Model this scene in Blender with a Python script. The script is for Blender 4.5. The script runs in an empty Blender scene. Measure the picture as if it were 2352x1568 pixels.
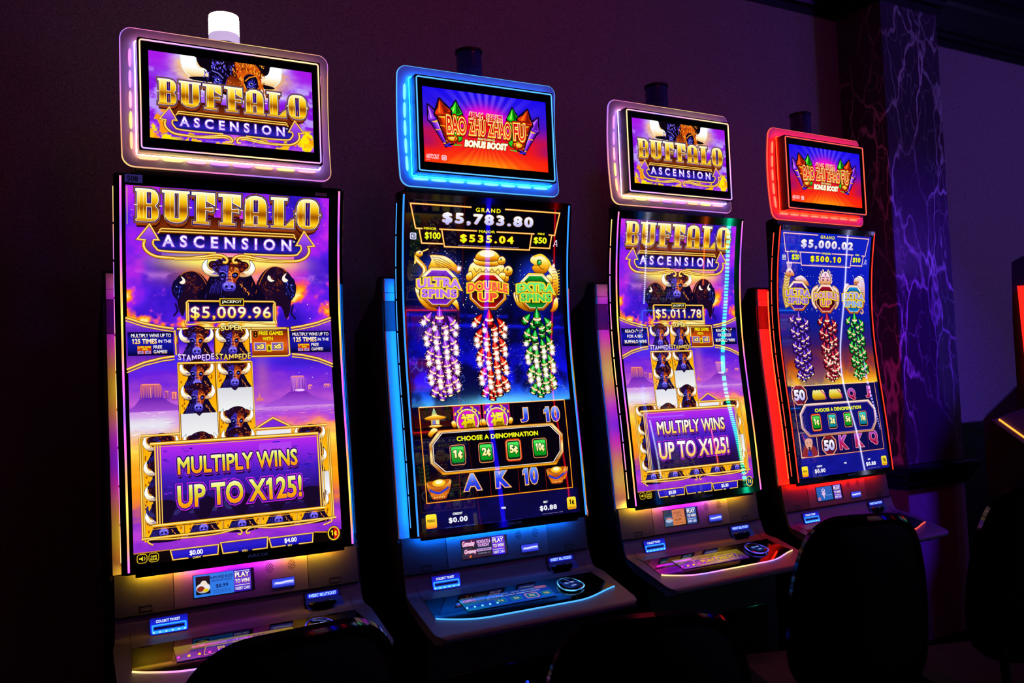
import bpy, bmesh, math, random
import numpy as np
from mathutils import Vector, Matrix
from mathutils.geometry import tessellate_polygon

S = bpy.context.scene
C = S.collection
PI = math.pi
K = 0.86            # survey units -> metres
ZO = 0.09           # height of the survey zero above the floor
rnd = random.Random(7)


def lin(c):
    if isinstance(c, str):
        c = c.lstrip('#')
        c = [int(c[i:i + 2], 16) / 255 for i in (0, 2, 4)]
    return tuple((x / 12.92 if x <= .04045 else ((x + .055) / 1.055) ** 2.4) for x in c[:3])


# ---------------------------------------------------------------- camera
def look(loc, yaw, pitch, roll):
    f = Vector((math.sin(yaw) * math.cos(pitch), math.cos(yaw) * math.cos(pitch), math.sin(pitch)))
    rt = Vector((math.cos(yaw), -math.sin(yaw), 0))
    up = rt.cross(f)
    r2 = rt * math.cos(roll) + up * math.sin(roll)
    u2 = -rt * math.sin(roll) + up * math.cos(roll)
    m = Matrix((r2, u2, -f)).transposed().to_4x4()
    m.translation = loc
    return m


cam_data = bpy.data.cameras.new('camera')
cam = bpy.data.objects.new('camera', cam_data)
C.objects.link(cam)
cam.matrix_world = look(Vector((-.52866 * K, -2.69627 * K, 1.55 * K + ZO)), .50152, .04481, -.04037)
cam_data.sensor_width = 36
cam_data.lens = 1962.43 / 2352 * 36
cam_data.clip_start = .02
S.camera = cam
# ---------------------------------------------------------------- world, added fill lights, exposure
w = bpy.data.worlds.new('world')
S.world = w
w.use_nodes = True
w.node_tree.nodes['Background'].inputs[0].default_value = (*lin('#20102a'), 1)
w.node_tree.nodes['Background'].inputs[1].default_value = .02


def area(name, loc, target, size, sizey, col, power, spread=180):
    d = bpy.data.lights.new(name, 'AREA')
    d.shape = 'RECTANGLE'
    d.size = size
    d.size_y = sizey
    d.color = lin(col)
    d.energy = power
    d.spread = math.radians(spread)
    o = bpy.data.objects.new(name, d)
    C.objects.link(o)
    o.location = loc
    o.rotation_euler = (Vector(target) - Vector(loc)).to_track_quat('-Z', 'Y').to_euler()
    o['kind'] = 'structure'
    return o


area('fill_light', (1.15, -1.15, 3.42), (1.1, .6, 2.1), .4, .4, '#ff3048', 1.7)  # unseen wash light, added to redden the wall above the machines
area('fill_light', (5.6, -3.4, 3.0), (3.7, .5, 1.9), .4, .4, '#8c3cff', 7, 100)  # added out of view, stands in for violet light from the room beyond
area('fill_light', (3.25, -.95, 3.44), (3.32, .35, .6), .2, .2, '#5a24ff', 8, 56)  # unseen narrow light, added to turn the pillar front blue
area('fill_light', (5.3, -1.6, 2.3), (4.4, .1, 3.4), .3, .3, '#7a30ff', 3.0, 130)  # unseen uplight, added so some violet reaches the ceiling
area('fill_light', (-2.2, -1.6, 3.2), (-1.0, .6, 2.1), .4, .4, '#ff2404', .7)  # unseen light, added to warm the left part of the wall
S.view_settings.view_transform = 'Standard'
S.view_settings.look = 'None'
S.view_settings.exposure = 0
S.view_settings.gamma = 1
S.view_settings.use_curve_mapping = False


# ---------------------------------------------------------------- materials
def mat(name, base, rough=.5, metal=0, spec=.5, bump=None, var=None, coat=0):
    m = bpy.data.materials.new(name)
    m.use_nodes = True
    nt = m.node_tree
    b = nt.nodes['Principled BSDF']
    b.inputs['Base Color'].default_value = (*lin(base), 1)
    b.inputs['Roughness'].default_value = rough
    b.inputs['Metallic'].default_value = metal
    b.inputs['Specular IOR Level'].default_value = spec
    b.inputs['Coat Weight'].default_value = coat
    tc = nt.nodes.new('ShaderNodeTexCoord')
    if var:
        n = nt.nodes.new('ShaderNodeTexNoise')
        n.inputs['Scale'].default_value = var[0]
        n.inputs['Detail'].default_value = 4
        r = nt.nodes.new('ShaderNodeValToRGB')
        r.color_ramp.elements[0].color = (*lin(base), 1)
        r.color_ramp.elements[1].color = (*lin(var[1]), 1)
        r.color_ramp.elements[0].position = .35
        r.color_ramp.elements[1].position = .65
        nt.links.new(tc.outputs['Object'], n.inputs['Vector'])
        nt.links.new(n.outputs['Fac'], r.inputs[0])
        nt.links.new(r.outputs[0], b.inputs['Base Color'])
    if bump:
        n = nt.nodes.new('ShaderNodeTexNoise')
        n.inputs['Scale'].default_value = bump[0]
        n.inputs['Detail'].default_value = 3
        bp = nt.nodes.new('ShaderNodeBump')
        bp.inputs['Strength'].default_value = bump[1]
        bp.inputs['Distance'].default_value = .002
        nt.links.new(tc.outputs['Object'], n.inputs['Vector'])
        nt.links.new(n.outputs['Fac'], bp.inputs['Height'])
        nt.links.new(bp.outputs[0], b.inputs['Normal'])
    return m


def glow(name, strength, sampling='AUTO', rough=.3, gloss=0):
    """light giving surface: colour comes from the corner colours of the mesh"""
    m = bpy.data.materials.new(name)
    m.use_nodes = True
    nt = m.node_tree
    b = nt.nodes['Principled BSDF']
    a = nt.nodes.new('ShaderNodeAttribute')
    a.attribute_name = 'tint'
    b.inputs['Base Color'].default_value = (.005, .005, .005, 1)
    b.inputs['Roughness'].default_value = rough
    b.inputs['Specular IOR Level'].default_value = gloss
    nt.links.new(a.outputs['Color'], b.inputs['Emission Color'])
    b.inputs['Emission Strength'].default_value = strength
    m.cycles.emission_sampling = sampling
    return m


def emit(name, col, strength):
    m = bpy.data.materials.new(name)
    m.use_nodes = True
    b = m.node_tree.nodes['Principled BSDF']
    b.inputs['Base Color'].default_value = (*lin(col), 1)
    b.inputs['Emission Color'].default_value = (*lin(col), 1)
    b.inputs['Emission Strength'].default_value = strength
    return m


M = {}
M['plastic'] = mat('black_plastic', '#0b0b0d', .42, bump=(900, .2))
M['gloss'] = mat('black_gloss', '#050506', .045, spec=.6, bump=(60, .01))
M['void'] = mat('dark_recess', '#020203', .8, bump=(200, .1))
M['metal'] = mat('metallic_grey_paint', '#77707a', .36, .5, bump=(1400, .3), var=(900, '#665f6a'))
M['metal2'] = mat('darker_grey_paint', '#57525c', .4, .45, bump=(1400, .3), var=(900, '#48444e'))
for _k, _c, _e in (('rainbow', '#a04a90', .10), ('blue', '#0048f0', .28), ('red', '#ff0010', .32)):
    # low face emission added to stand in for LED light on the acrylic
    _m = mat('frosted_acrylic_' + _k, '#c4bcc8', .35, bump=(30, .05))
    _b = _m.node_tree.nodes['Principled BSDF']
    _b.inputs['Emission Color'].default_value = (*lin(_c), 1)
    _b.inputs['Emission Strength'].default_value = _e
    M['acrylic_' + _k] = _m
M['panel'] = mat('satin_light_panel', '#d0ccd4', .38, bump=(700, .1))
M['grille'] = mat('grey_grille', '#5c585e', .5, bump=(500, .8))
M['screen'] = glow('screen_picture', 1.0, 'AUTO', .015, .5)
M['art'] = glow('screen_print', 1.0, 'NONE', .015, .5)
M['led'] = glow('led_strip', 1.6)
M['rim'] = glow('edge_lit_rim', 1.05)
M['halo'] = glow('halo_led', 40.0)
M['halo_low'] = glow('halo_led_lower', 110.0)
M['art_dim'] = glow('touch_panel_print', .5, 'NONE', .05, .5)
M['screen_dim'] = glow('touch_panel_picture', .6, 'AUTO', .05, .5)
M['halo_mid'] = glow('halo_led_mid', 9.0)
M['pod_soft'] = glow('halo_pod_soft', 2.2)
M['halo_soft'] = glow('sign_fill_glow', 12.0)
M['pod'] = glow('halo_pod', 6)
M['lens_dark'] = mat('lamp_lens', '#3a3890', .15, coat=.5, bump=(40, .1))
M['lamp'] = emit('lit_lamp_lens', '#ffeedd', 3)
M['lamp2'] = emit('lit_lamp_lower_lens', '#d8c0f0', .8)
M['print_white'] = emit('backlit_lettering', '#dff2ff', 1.0)
M['blue_lit'] = glow('blue_backlight', 1.3)
M['chair_shell'] = mat('black_upholstery', '#050406', .7, spec=.25, bump=(300, .3))
M['chair_frame'] = mat('black_lacquer', '#08070a', .1, spec=.7, coat=.5, bump=(50, .02))
M['trim'] = mat('dark_lacquered_moulding', '#0b0b16', .28, bump=(90, .1))
M['sticker'] = mat('mauve_sticker', '#4a3c80', .5, bump=(200, .1))
M['ink'] = mat('black_ink', '#08060c', .5, bump=(200, .1))
M['chrome'] = mat('chrome', '#c8c8d0', .12, 1, bump=(20, .01))


def wallpaper(name, base, light):
    m = mat(name, base, .6)
    nt = m.node_tree
    b = nt.nodes['Principled BSDF']
    tc = nt.nodes.new('ShaderNodeTexCoord')
    n0 = nt.nodes.new('ShaderNodeTexNoise')
    n0.inputs['Scale'].default_value = 9
    n0.inputs['Detail'].default_value = 2
    wv = nt.nodes.new('ShaderNodeTexWave')
    wv.wave_type = 'RINGS'
    wv.inputs['Scale'].default_value = 26
    wv.inputs['Distortion'].default_value = 26
    wv.inputs['Detail'].default_value = 3
    wv.inputs['Detail Scale'].default_value = 1.6
    n = nt.nodes.new('ShaderNodeTexNoise')
    n.inputs['Scale'].default_value = 420
    n.inputs['Detail'].default_value = 2
    nt.links.new(tc.outputs['Object'], wv.inputs['Vector'])
    nt.links.new(tc.outputs['Object'], n.inputs['Vector'])
    mx = nt.nodes.new('ShaderNodeMath')
    mx.operation = 'ADD'
    k = nt.nodes.new('ShaderNodeMath')
    k.operation = 'MULTIPLY'
    k.inputs[1].default_value = .45
    nt.links.new(wv.outputs['Fac'], k.inputs[0])
    nt.links.new(k.outputs[0], mx.inputs[0])
    nt.links.new(n.outputs['Fac'], mx.inputs[1])
    r = nt.nodes.new('ShaderNodeValToRGB')
    r.color_ramp.elements[0].position = .25
    r.color_ramp.elements[1].position = 1.0
    r.color_ramp.elements[0].color = (*lin(base), 1)
    r.color_ramp.elements[1].color = (*lin(light), 1)
    nt.links.new(mx.outputs[0], r.inputs[0])
    nt.links.new(r.outputs[0], b.inputs['Base Color'])
    bp = nt.nodes.new('ShaderNodeBump')
    bp.inputs['Strength'].default_value = .5
    bp.inputs['Distance'].default_value = .002
    nt.links.new(mx.outputs[0], bp.inputs['Height'])
    nt.links.new(bp.outputs[0], b.inputs['Normal'])
    return m


def marble(name):
    m = mat(name, '#201424', .22)
    nt = m.node_tree
    b = nt.nodes['Principled BSDF']
    tc = nt.nodes.new('ShaderNodeTexCoord')
    mp = nt.nodes.new('ShaderNodeMapping')
    mp.inputs['Scale'].default_value = (1.0, 1.0, .36)
    nt.links.new(tc.outputs['Object'], mp.inputs['Vector'])
    n = nt.nodes.new('ShaderNodeTexNoise')
    n.inputs['Scale'].default_value = 4
    n.inputs['Detail'].default_value = 4
    n.inputs['Roughness'].default_value = .5
    nt.links.new(mp.outputs[0], n.inputs['Vector'])
    ad = nt.nodes.new('ShaderNodeMixRGB')
    ad.blend_type = 'LINEAR_LIGHT'
    ad.inputs[0].default_value = .16
    nt.links.new(mp.outputs[0], ad.inputs[1])
    nt.links.new(n.outputs['Color'], ad.inputs[2])
    last = None
    for sc, wd, am in ((6.5, .035, 1.0), (14, .028, .4)):
        v = nt.nodes.new('ShaderNodeTexVoronoi')
        v.feature = 'DISTANCE_TO_EDGE'
        v.inputs['Scale'].default_value = sc
        nt.links.new(ad.outputs[0], v.inputs['Vector'])
        r = nt.nodes.new('ShaderNodeMapRange')
        r.inputs['From Min'].default_value = 0
        r.inputs['From Max'].default_value = wd
        r.inputs['To Min'].default_value = am
        r.inputs['To Max'].default_value = 0
        nt.links.new(v.outputs['Distance'], r.inputs[0])
        if last is None:
            last = r.outputs[0]
        else:
            a = nt.nodes.new('ShaderNodeMath')
            a.operation = 'MAXIMUM'
            nt.links.new(last, a.inputs[0])
            nt.links.new(r.outputs[0], a.inputs[1])
            last = a.outputs[0]
    n2 = nt.nodes.new('ShaderNodeTexNoise')
    n2.inputs['Scale'].default_value = 3.5
    n2.inputs['Detail'].default_value = 3
    nt.links.new(mp.outputs[0], n2.inputs['Vector'])
    r2 = nt.nodes.new('ShaderNodeMapRange')
    r2.inputs['From Min'].default_value = .38
    r2.inputs['From Max'].default_value = .64
    nt.links.new(n2.outputs['Fac'], r2.inputs[0])
    mu = nt.nodes.new('ShaderNodeMath')
    mu.operation = 'MULTIPLY'
    nt.links.new(last, mu.inputs[0])
    nt.links.new(r2.outputs[0], mu.inputs[1])
    cr = nt.nodes.new('ShaderNodeValToRGB')
    cr.color_ramp.elements[0].color = (*lin('#4c3a56'), 1)
    cr.color_ramp.elements[1].color = (*lin('#efe6f4'), 1)
    cr.color_ramp.elements[1].position = .8
    nt.links.new(mu.outputs[0], cr.inputs[0])
    nt.links.new(cr.outputs[0], b.inputs['Base Color'])
    return m


M['wall'] = wallpaper('swirled_wallpaper', '#6e5a62', '#b39aa4')
M['dado'] = wallpaper('dado_wallpaper', '#6a5570', '#a890ae')
M['marble'] = marble('veined_dark_marble')
M['ceiling'] = mat('ceiling_tile', '#8c7c90', .8, bump=(120, .6), var=(200, '#6a5a70'))
M['carpet'] = mat('dark_carpet', '#070404', .9, bump=(400, .8), var=(20, '#0a0504'))


# ---------------------------------------------------------------- mesh helpers
def tag(o, label=None, cat=None, group=None, kind=None):
    for k, v in (('label', label), ('category', cat), ('group', group), ('kind', kind)):
        if v:
            o[k] = v
    return o


class MB:
    """collects faces (survey units) and links them as ONE mesh object"""

    def __init__(s):
        s.v = []
        s.f = []
        s.c = []

    def add(s, verts, faces, cols=None):
        n = len(s.v)
        s.v += [tuple(p) for p in verts]
        s.f += [[n + i for i in f] for f in faces]
        s.c += list(cols) if cols is not None else [(1, 1, 1)] * len(verts)
        return s

    def box(s, x0, x1, y0, y1, z0, z1, bev=0, col=None):
        if bev:
            bm = bmesh.new()
            bmesh.ops.create_cube(bm, size=1)
            for v in bm.verts:
                v.co = ((x0 + x1) / 2 + v.co.x * (x1 - x0), (y0 + y1) / 2 + v.co.y * (y1 - y0), (z0 + z1) / 2 + v.co.z * (z1 - z0))
            bmesh.ops.bevel(bm, geom=bm.edges[:], offset=bev, segments=2, affect='EDGES')
            bm.verts.ensure_lookup_table()
            vs = [tuple(v.co) for v in bm.verts]
            fs = [[v.index for v in f.verts] for f in bm.faces]
            bm.free()
        else:
            vs = [(x, y, z) for x in (x0, x1) for y in (y0, y1) for z in (z0, z1)]
            fs = [(0, 1, 3, 2), (4, 6, 7, 5), (0, 4, 5, 1), (2, 3, 7, 6), (0, 2, 6, 4), (1, 5, 7, 3)]
        return s.add(vs, fs, [col] * len(vs) if col else None)

    def loft(s, rings, caps=True, close=True, cols=None):
        n = len(rings[0])
        vs = [p for r in rings for p in r]
        fs = []
        for i in range(len(rings) - 1):
            for j in range(n if close else n - 1):
                k = (j + 1) % n
                fs.append((i * n + j, i * n + k, (i + 1) * n + k, (i + 1) * n + j))
        if caps:
            fs.append(list(range(n))[::-1])
            fs.append([(len(rings) - 1) * n + j for j in range(n)])
        return s.add(vs, fs, [c for c in cols for _ in range(n)] if cols else None)

    def prism_x(s, prof, x0, x1):
        return s.loft([[(x0, y, z) for y, z in prof], [(x1, y, z) for y, z in prof]])

    def prism_y(s, prof, y0, y1):
        return s.loft([[(x, y0, z) for x, z in prof], [(x, y1, z) for x, z in prof]])

    def prism_z(s, prof, z0, z1):
        return s.loft([[(x, y, z0) for x, y in prof], [(x, y, z1) for x, y in prof]])

    def tube(s, pts, r, n=8, closed=False, cols=None, flat=1.0):
        P = [Vector(p) for p in pts]
        rings = []
        N = len(P)
        ref = None
        for i in range(N):
            a = P[(i - 1) % N] if (closed or i > 0) else P[i]
            b = P[(i + 1) % N] if (closed or i < N - 1) else P[i]
            t = (b - a).normalized()
            if ref is None:
                ref = Vector((0, 1, 0)) if abs(t.y) < .9 else Vector((1, 0, 0))
            u = (ref - t * ref.dot(t)).normalized()
            v = t.cross(u)
            ref = u
            rr = r[i] if isinstance(r, (list, tuple)) else r
            rings.append([P[i] + u * math.cos(2 * PI * j / n) * rr + v * math.sin(2 * PI * j / n) * rr * flat for j in range(n)])
        if closed:
            rings.append(rings[0])
            if cols:
                cols = list(cols) + [cols[0]]
        return s.loft(rings, caps=not closed, cols=cols)

    def lathe(s, prof, cx, cy, n=24, cols=None):
        rings = [[(cx + r * math.cos(2 * PI * j / n), cy + r * math.sin(2 * PI * j / n), z) for j in range(n)] for r, z in prof]
        return s.loft(rings, cols=cols)

    def build(s, name, m, parent=None, smooth=False, tint=False, normals=None):
        me = bpy.data.meshes.new(name)
        me.from_pydata([(x * K, y * K, z * K + ZO) for x, y, z in s.v], [], s.f)
        bm = bmesh.new()
        bm.from_mesh(me)
        bmesh.ops.recalc_face_normals(bm, faces=bm.faces[:])
        bm.to_mesh(me)
        bm.free()
        if tint:
            at = me.color_attributes.new('tint', 'FLOAT_COLOR', 'POINT')
            at.data.foreach_set('color', np.array([(*c, 1) for c in s.c], np.float32).ravel())
        me.materials.append(m)
        if smooth:
            for p in me.polygons:
                p.use_smooth = True
            try:
                me.set_sharp_from_angle(angle=math.radians(38))
            except Exception:
                pass
        o = bpy.data.objects.new(name, me)
        C.objects.link(o)
        if parent:
            o.parent = parent
        return o


def empty(name, x, y, rz=0, z=0):
    o = bpy.data.objects.new(name, None)
    o.empty_display_size = .1
    C.objects.link(o)
    o.location = (x * K, y * K, z)
    o.rotation_euler = (0, 0, rz)
    return o


def rrect(x0, x1, z0, z1, r, n=6):
    pts = []
    for cx, cz, a0 in ((x1 - r, z1 - r, 0), (x0 + r, z1 - r, 90), (x0 + r, z0 + r, 180), (x1 - r, z0 + r, 270)):
        for i in range(n + 1):
            a = math.radians(a0 + 90 * i / n)
            pts.append((cx + r * math.cos(a), cz + r * math.sin(a)))
    return pts


def densify(pts, step):
    out = []
    for i in range(len(pts)):
        a, b = pts[i], pts[(i + 1) % len(pts)]
        d = math.dist(a, b)
        n = max(1, int(d / step))
        for k in range(n):
            out.append(tuple(a[j] + (b[j] - a[j]) * k / n for j in range(len(a))))
    return out


# ---------------------------------------------------------------- flat print on screens
class G:
    """gradient over z (or x) with stops [(t, colour)]"""

    def __init__(s, a, b, stops, axis=1):
        s.a, s.b, s.axis = a, b, axis
        s.t = [t for t, c in stops]
        s.c = np.array([lin(c) for t, c in stops])
        s.cuts = [a + (b - a) * t for t in s.t] if axis == 1 else []

    def __call__(s, P):
        t = (P[:, s.axis] - s.a) / (s.b - s.a)
        return np.stack([np.interp(t, s.t, s.c[:, k]) for k in range(3)], 1)


class F:
    cuts = []

    def __init__(s, c):
        s.c = np.array(lin(c))

    def __call__(s, P):
        return np.tile(s.c, (len(P), 1))


def asc(c):
    return F(c) if isinstance(c, (str, tuple)) else c


def split(T, c):
    z = T[:, :, 1]
    cr = (z.min(1) < c - 1e-4) & (z.max(1) > c + 1e-4)
    if not cr.any():
        return T
    keep = T[~cr]
    X = T[cr]
    out = []
    for t in X:
        o = sorted(range(3), key=lambda i: t[i, 1])
        a, b, d = t[o[0]], t[o[1]], t[o[2]]
        m = a + (d - a) * ((c - a[1]) / (d[1] - a[1]))
        if abs(b[1] - c) < 1e-4:
            out += [(a, b, m), (b, d, m)]
        elif b[1] > c:
            n = a + (b - a) * ((c - a[1]) / (b[1] - a[1]))
            out += [(a, n, m), (n, b, m), (b, d, m)]
        else:
            n = b + (d - b) * ((c - b[1]) / (d[1] - b[1]))
            out += [(a, b, m), (b, n, m), (n, d, m)]
    return np.concatenate([keep, np.array(out)])


def smooth(pts, n=4, closed=True):
    P = [np.array(p, float) for p in pts]
    N = len(P)
    out = []
    for i in range(N if closed else N - 1):
        p0 = P[(i - 1) % N] if closed or i > 0 else P[i]
        p1 = P[i]
        p2 = P[(i + 1) % N]
        p3 = P[(i + 2) % N] if closed or i < N - 2 else p2
        for k in range(n):
            t = k / n
            out.append(tuple(.5 * ((2 * p1) + (-p0 + p2) * t + (2 * p0 - 5 * p1 + 4 * p2 - p3) * t * t + (-p0 + 3 * p1 - 3 * p2 + p3) * t ** 3)))
    if not closed:
        out.append(tuple(P[-1]))
    return out


_tc = {}


def glyphs(s, bold, sp, shear, raw=False):
    if not raw and bold > .001 and any(ch in s for ch in 'M$&W'):
        # these letters close up when offset: thicken them by overlaying shifted copies
        T = glyphs(s, 0, sp, shear)
        sh = [(0, 0)]
        for q in ([bold, bold * .5] if bold > .06 else [bold]):
            sh += [(q * math.cos(k * PI / 4), q * math.sin(k * PI / 4)) for k in range(8)]
        return np.concatenate([T + np.array(d) for d in sh])
    key = (s, bold, sp, shear, raw)
    if key not in _tc:
        cu = bpy.data.curves.new('lettering', 'FONT')
        cu.body = s.replace('¢', 'c')
        cu.size = 1
        cu.offset = bold
        cu.space_character = sp
        cu.shear = shear
        cu.resolution_u = 3
        o = bpy.data.objects.new('lettering', cu)
        C.objects.link(o)
        dg = bpy.context.evaluated_depsgraph_get()
        me = bpy.data.meshes.new_from_object(o.evaluated_get(dg))
        me.calc_loop_triangles()
        v = np.array([p.co[:2] for p in me.vertices])
        t = np.array([lt.vertices[:] for lt in me.loop_triangles])
        T = v[t] if len(t) else np.zeros((0, 3, 2))
        if '¢' in s and not raw:
            i = s.index('¢')
            xr = glyphs(s[:i] + 'c', 0, sp, 0, True)[..., 0].max()
            xc = xr - np.ptp(glyphs('c', 0, 1.0, 0, True)[..., 0]) * .45
            h_ = .028 + bold
            zt, zb = .58 + bold, -.12 - bold
            T = np.concatenate([T, np.array([((xc - h_, zb), (xc + h_, zb), (xc + h_, zt)), ((xc - h_, zb), (xc + h_, zt), (xc - h_, zt))])])
        # the built-in face has a bare stroke for 1: give it its flag
        if '1' in s and not raw and not shear:
            fl = []
            for i, ch in enumerate(s):
                if ch == '1':
                    one = glyphs('1', 0, 1.0, 0, True)
                    sw = np.ptp(one[..., 0])
                    hh = one[..., 1].max()
                    pre = glyphs(s[:i] + '1', 0, sp, 0, True)
                    xl = pre[..., 0].max() - sw
                    b_ = bold
                    A0, A1, A2, A3 = (xl + .01, hh + b_), (xl - .13 - b_, hh - .10), (xl - .13 - b_, hh - .19 - b_ * 1.4), (xl + .01, hh - .12 - b_ * 1.4)
                    fl += [(A0, A1, A2), (A0, A2, A3)]
            T = np.concatenate([T, np.array(fl)])
        bpy.data.objects.remove(o)
        bpy.data.curves.remove(cu)
        bpy.data.meshes.remove(me)
        _tc[key] = T
    return _tc[key]


class Art:
    """print in panel millimetres (x to the right, z up), laid on a surface by mp(x, z, lift) in metres"""

    def __init__(s, mp, nrm, grid=25, step=.006, lift0=.4):
        s.T = []
        s.Cc = []
        s.D = []
        s.mp, s.nrm, s.grid, s.step, s.d = mp, nrm, grid, step, lift0
        s.af = None
        s.lay = np.zeros((210, 760))          # highest layer used in each 4 mm cell
        s.lift0 = lift0

    def tris(s, T, col):
        T = np.array(T, float)
        if not len(T):
            return
        col = asc(col)
        lo, hi = T[:, :, 1].min(), T[:, :, 1].max()
        cuts = [c for c in col.cuts if lo < c < hi]
        if s.grid:
            cuts += [k * s.grid for k in range(int(lo // s.grid), int(hi // s.grid) + 1)]
        for c in cuts:
            T = split(T, c)
        P = T.reshape(-1, 2)
        s.Cc.append(col(P))
        if s.af:
            P = s.af(P)
        s.T.append(P)
        a = ((P.min(0) + (400, 300)) / 4).astype(int)
        b = ((P.max(0) + (400, 300)) / 4).astype(int) + 1
        cell = s.lay[max(a[0], 0):b[0], max(a[1], 0):b[1]]
        k = cell.max() + 1
        cell[...] = k
        s.D.append(np.full(len(P), s.lift0 + k * s.step))

    def poly(s, pts, col, holes=()):
        loops = [list(pts)] + [list(h) for h in holes]
        flat = [p for l in loops for p in l]
        t = tessellate_polygon([[Vector((p[0], p[1], 0)) for p in l] for l in loops])
        s.tris([[flat[i] for i in f] for f in t], col)

    def rect(s, x0, x1, z0, z1, col):
        s.poly([(x0, z0), (x1, z0), (x1, z1), (x0, z1)], col)

    def ell(s, cx, cz, rx, rz, col, n=18):
        s.poly([(cx + rx * math.cos(2 * PI * i / n), cz + rz * math.sin(2 * PI * i / n)) for i in range(n)], col)

    def line(s, pts, w, col, closed=False):
        P = [np.array(p, float) for p in pts]
        N = len(P)
        L, R = [], []
        for i in range(N):
            a = P[(i - 1) % N] if closed or i > 0 else None
            b = P[(i + 1) % N] if closed or i < N - 1 else None
            d1 = (P[i] - a) if a is not None else (b - P[i])
            d2 = (b - P[i]) if b is not None else d1
            d1 = d1 / (np.linalg.norm(d1) + 1e-9)
            d2 = d2 / (np.linalg.norm(d2) + 1e-9)
            t = d1 + d2
            t = t / (np.linalg.norm(t) + 1e-9)
            n = np.array([-t[1], t[0]])
            k = 1 / max(.45, abs(n @ np.array([-d1[1], d1[0]])))
            ww = (w[i] if isinstance(w, (list, tuple)) else w) / 2
            L.append(P[i] + n * ww * k)
            R.append(P[i] - n * ww * k)
        T = []
        for i in range(N if closed else N - 1):
            j = (i + 1) % N
            T += [(L[i], R[i], R[j]), (L[i], R[j], L[j])]
        s.tris(T, col)

    def gold(s, pts, w, closed=False, hi='#fff08a', mid='#e89a08', dk='#3a1604'):
        s.line(pts, w, dk, closed)
        s.line(pts, w * .76, mid, closed)
        s.line([(x, z + w * .08) for x, z in pts], w * .3, hi, closed)

    def text(s, t, x0, x1, z0, z1, col, outs=(), bold=.0, sp=1.0, shear=0, warp=None):
        T0 = glyphs(t, bold, sp, shear)
        if not len(T0):
            return
        a = T0.reshape(-1, 2).min(0)
        b = T0.reshape(-1, 2).max(0)
        sc = np.array([(x1 - x0) / (b[0] - a[0]), (z1 - z0) / (b[1] - a[1])])
        for off, c in list(outs) + [(0, col)]:
            T = glyphs(t, bold + off, sp, shear)
            T = (T - a) * sc + np.array([x0, z0])
            if warp:
                T = warp(T)
            s.tris(T, c)

    def build(s, name, parent, m='art'):
        P = np.concatenate(s.T)
        Cc = np.concatenate(s.Cc)
        D = np.concatenate(s.D)
        # make every triangle face the viewer
        Q = P.reshape(-1, 3, 2)
        ar = (Q[:, 1, 0] - Q[:, 0, 0]) * (Q[:, 2, 1] - Q[:, 0, 1]) - (Q[:, 2, 0] - Q[:, 0, 0]) * (Q[:, 1, 1] - Q[:, 0, 1])
        ok = np.abs(ar) > 1e-4
        idx = np.arange(len(P)).reshape(-1, 3)
        idx[ar < 0] = idx[ar < 0][:, [0, 2, 1]]
        idx = idx[ok].ravel()
        P, Cc, D = P[idx], Cc[idx], D[idx]
        V = s.mp(P[:, 0] / 1000, P[:, 1] / 1000, D / 1000)
        V = V * K
        V[:, 2] += ZO
        n = len(P) // 3
        me = bpy.data.meshes.new(name)
        me.vertices.add(len(P))
        me.vertices.foreach_set('co', V.astype(np.float32).ravel())
        me.loops.add(len(P))
        me.loops.foreach_set('vertex_index', np.arange(len(P), dtype=np.int32))
        me.polygons.add(n)
        me.polygons.foreach_set('loop_start', np.arange(0, len(P), 3, dtype=np.int32))
        me.polygons.foreach_set('use_smooth', np.ones(n, bool))
        me.update(calc_edges=True)
        at = me.color_attributes.new('tint', 'FLOAT_COLOR', 'POINT')
        at.data.foreach_set('color', np.concatenate([Cc, np.ones((len(P), 1))], 1).astype(np.float32).ravel())
        me.normals_split_custom_set_from_vertices(s.nrm(P[:, 0] / 1000, P[:, 1] / 1000))
        me.materials.append(M[m])
        o = bpy.data.objects.new(name, me)
        C.objects.link(o)
        o.parent = parent
        return o


def fbm(X, Z, sc, seed=0, oct=5):
    r = np.random.RandomState(seed)
    out = np.zeros_like(X)
    amp = 1.0
    tot = 0
    for o in range(oct):
        g = r.rand(64, 64)
        u = X / sc + 100
        v = Z / sc + 100
        i = np.floor(u).astype(int)
        j = np.floor(v).astype(int)
        fu = u - i
        fv = v - j
        fu = fu * fu * (3 - 2 * fu)
        fv = fv * fv * (3 - 2 * fv)
        a = g[i % 64, j % 64] * (1 - fu) + g[(i + 1) % 64, j % 64] * fu
        b = g[i % 64, (j + 1) % 64] * (1 - fu) + g[(i + 1) % 64, (j + 1) % 64] * fu
        out += amp * (a * (1 - fv) + b * fv)
        tot += amp
        amp *= .55
        sc *= .5
    return out / tot


def sstep(a, b, x):
    t = np.clip((x - a) / (b - a), 0, 1)
    return t * t * (3 - 2 * t)


def hexa(c):
    c = c.lstrip('#')
    return np.array([int(c[i:i + 2], 16) / 255 for i in (0, 2, 4)])


def mixc(I, c, m):
    m = m[..., None]
    return I * (1 - m) + hexa(c) * m


def ramp(t, stops):
    cs = np.array([hexa(c) for _, c in stops])
    ts = [a for a, _ in stops]
    return np.stack([np.interp(t, ts, cs[:, k]) for k in range(3)], -1)


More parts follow.
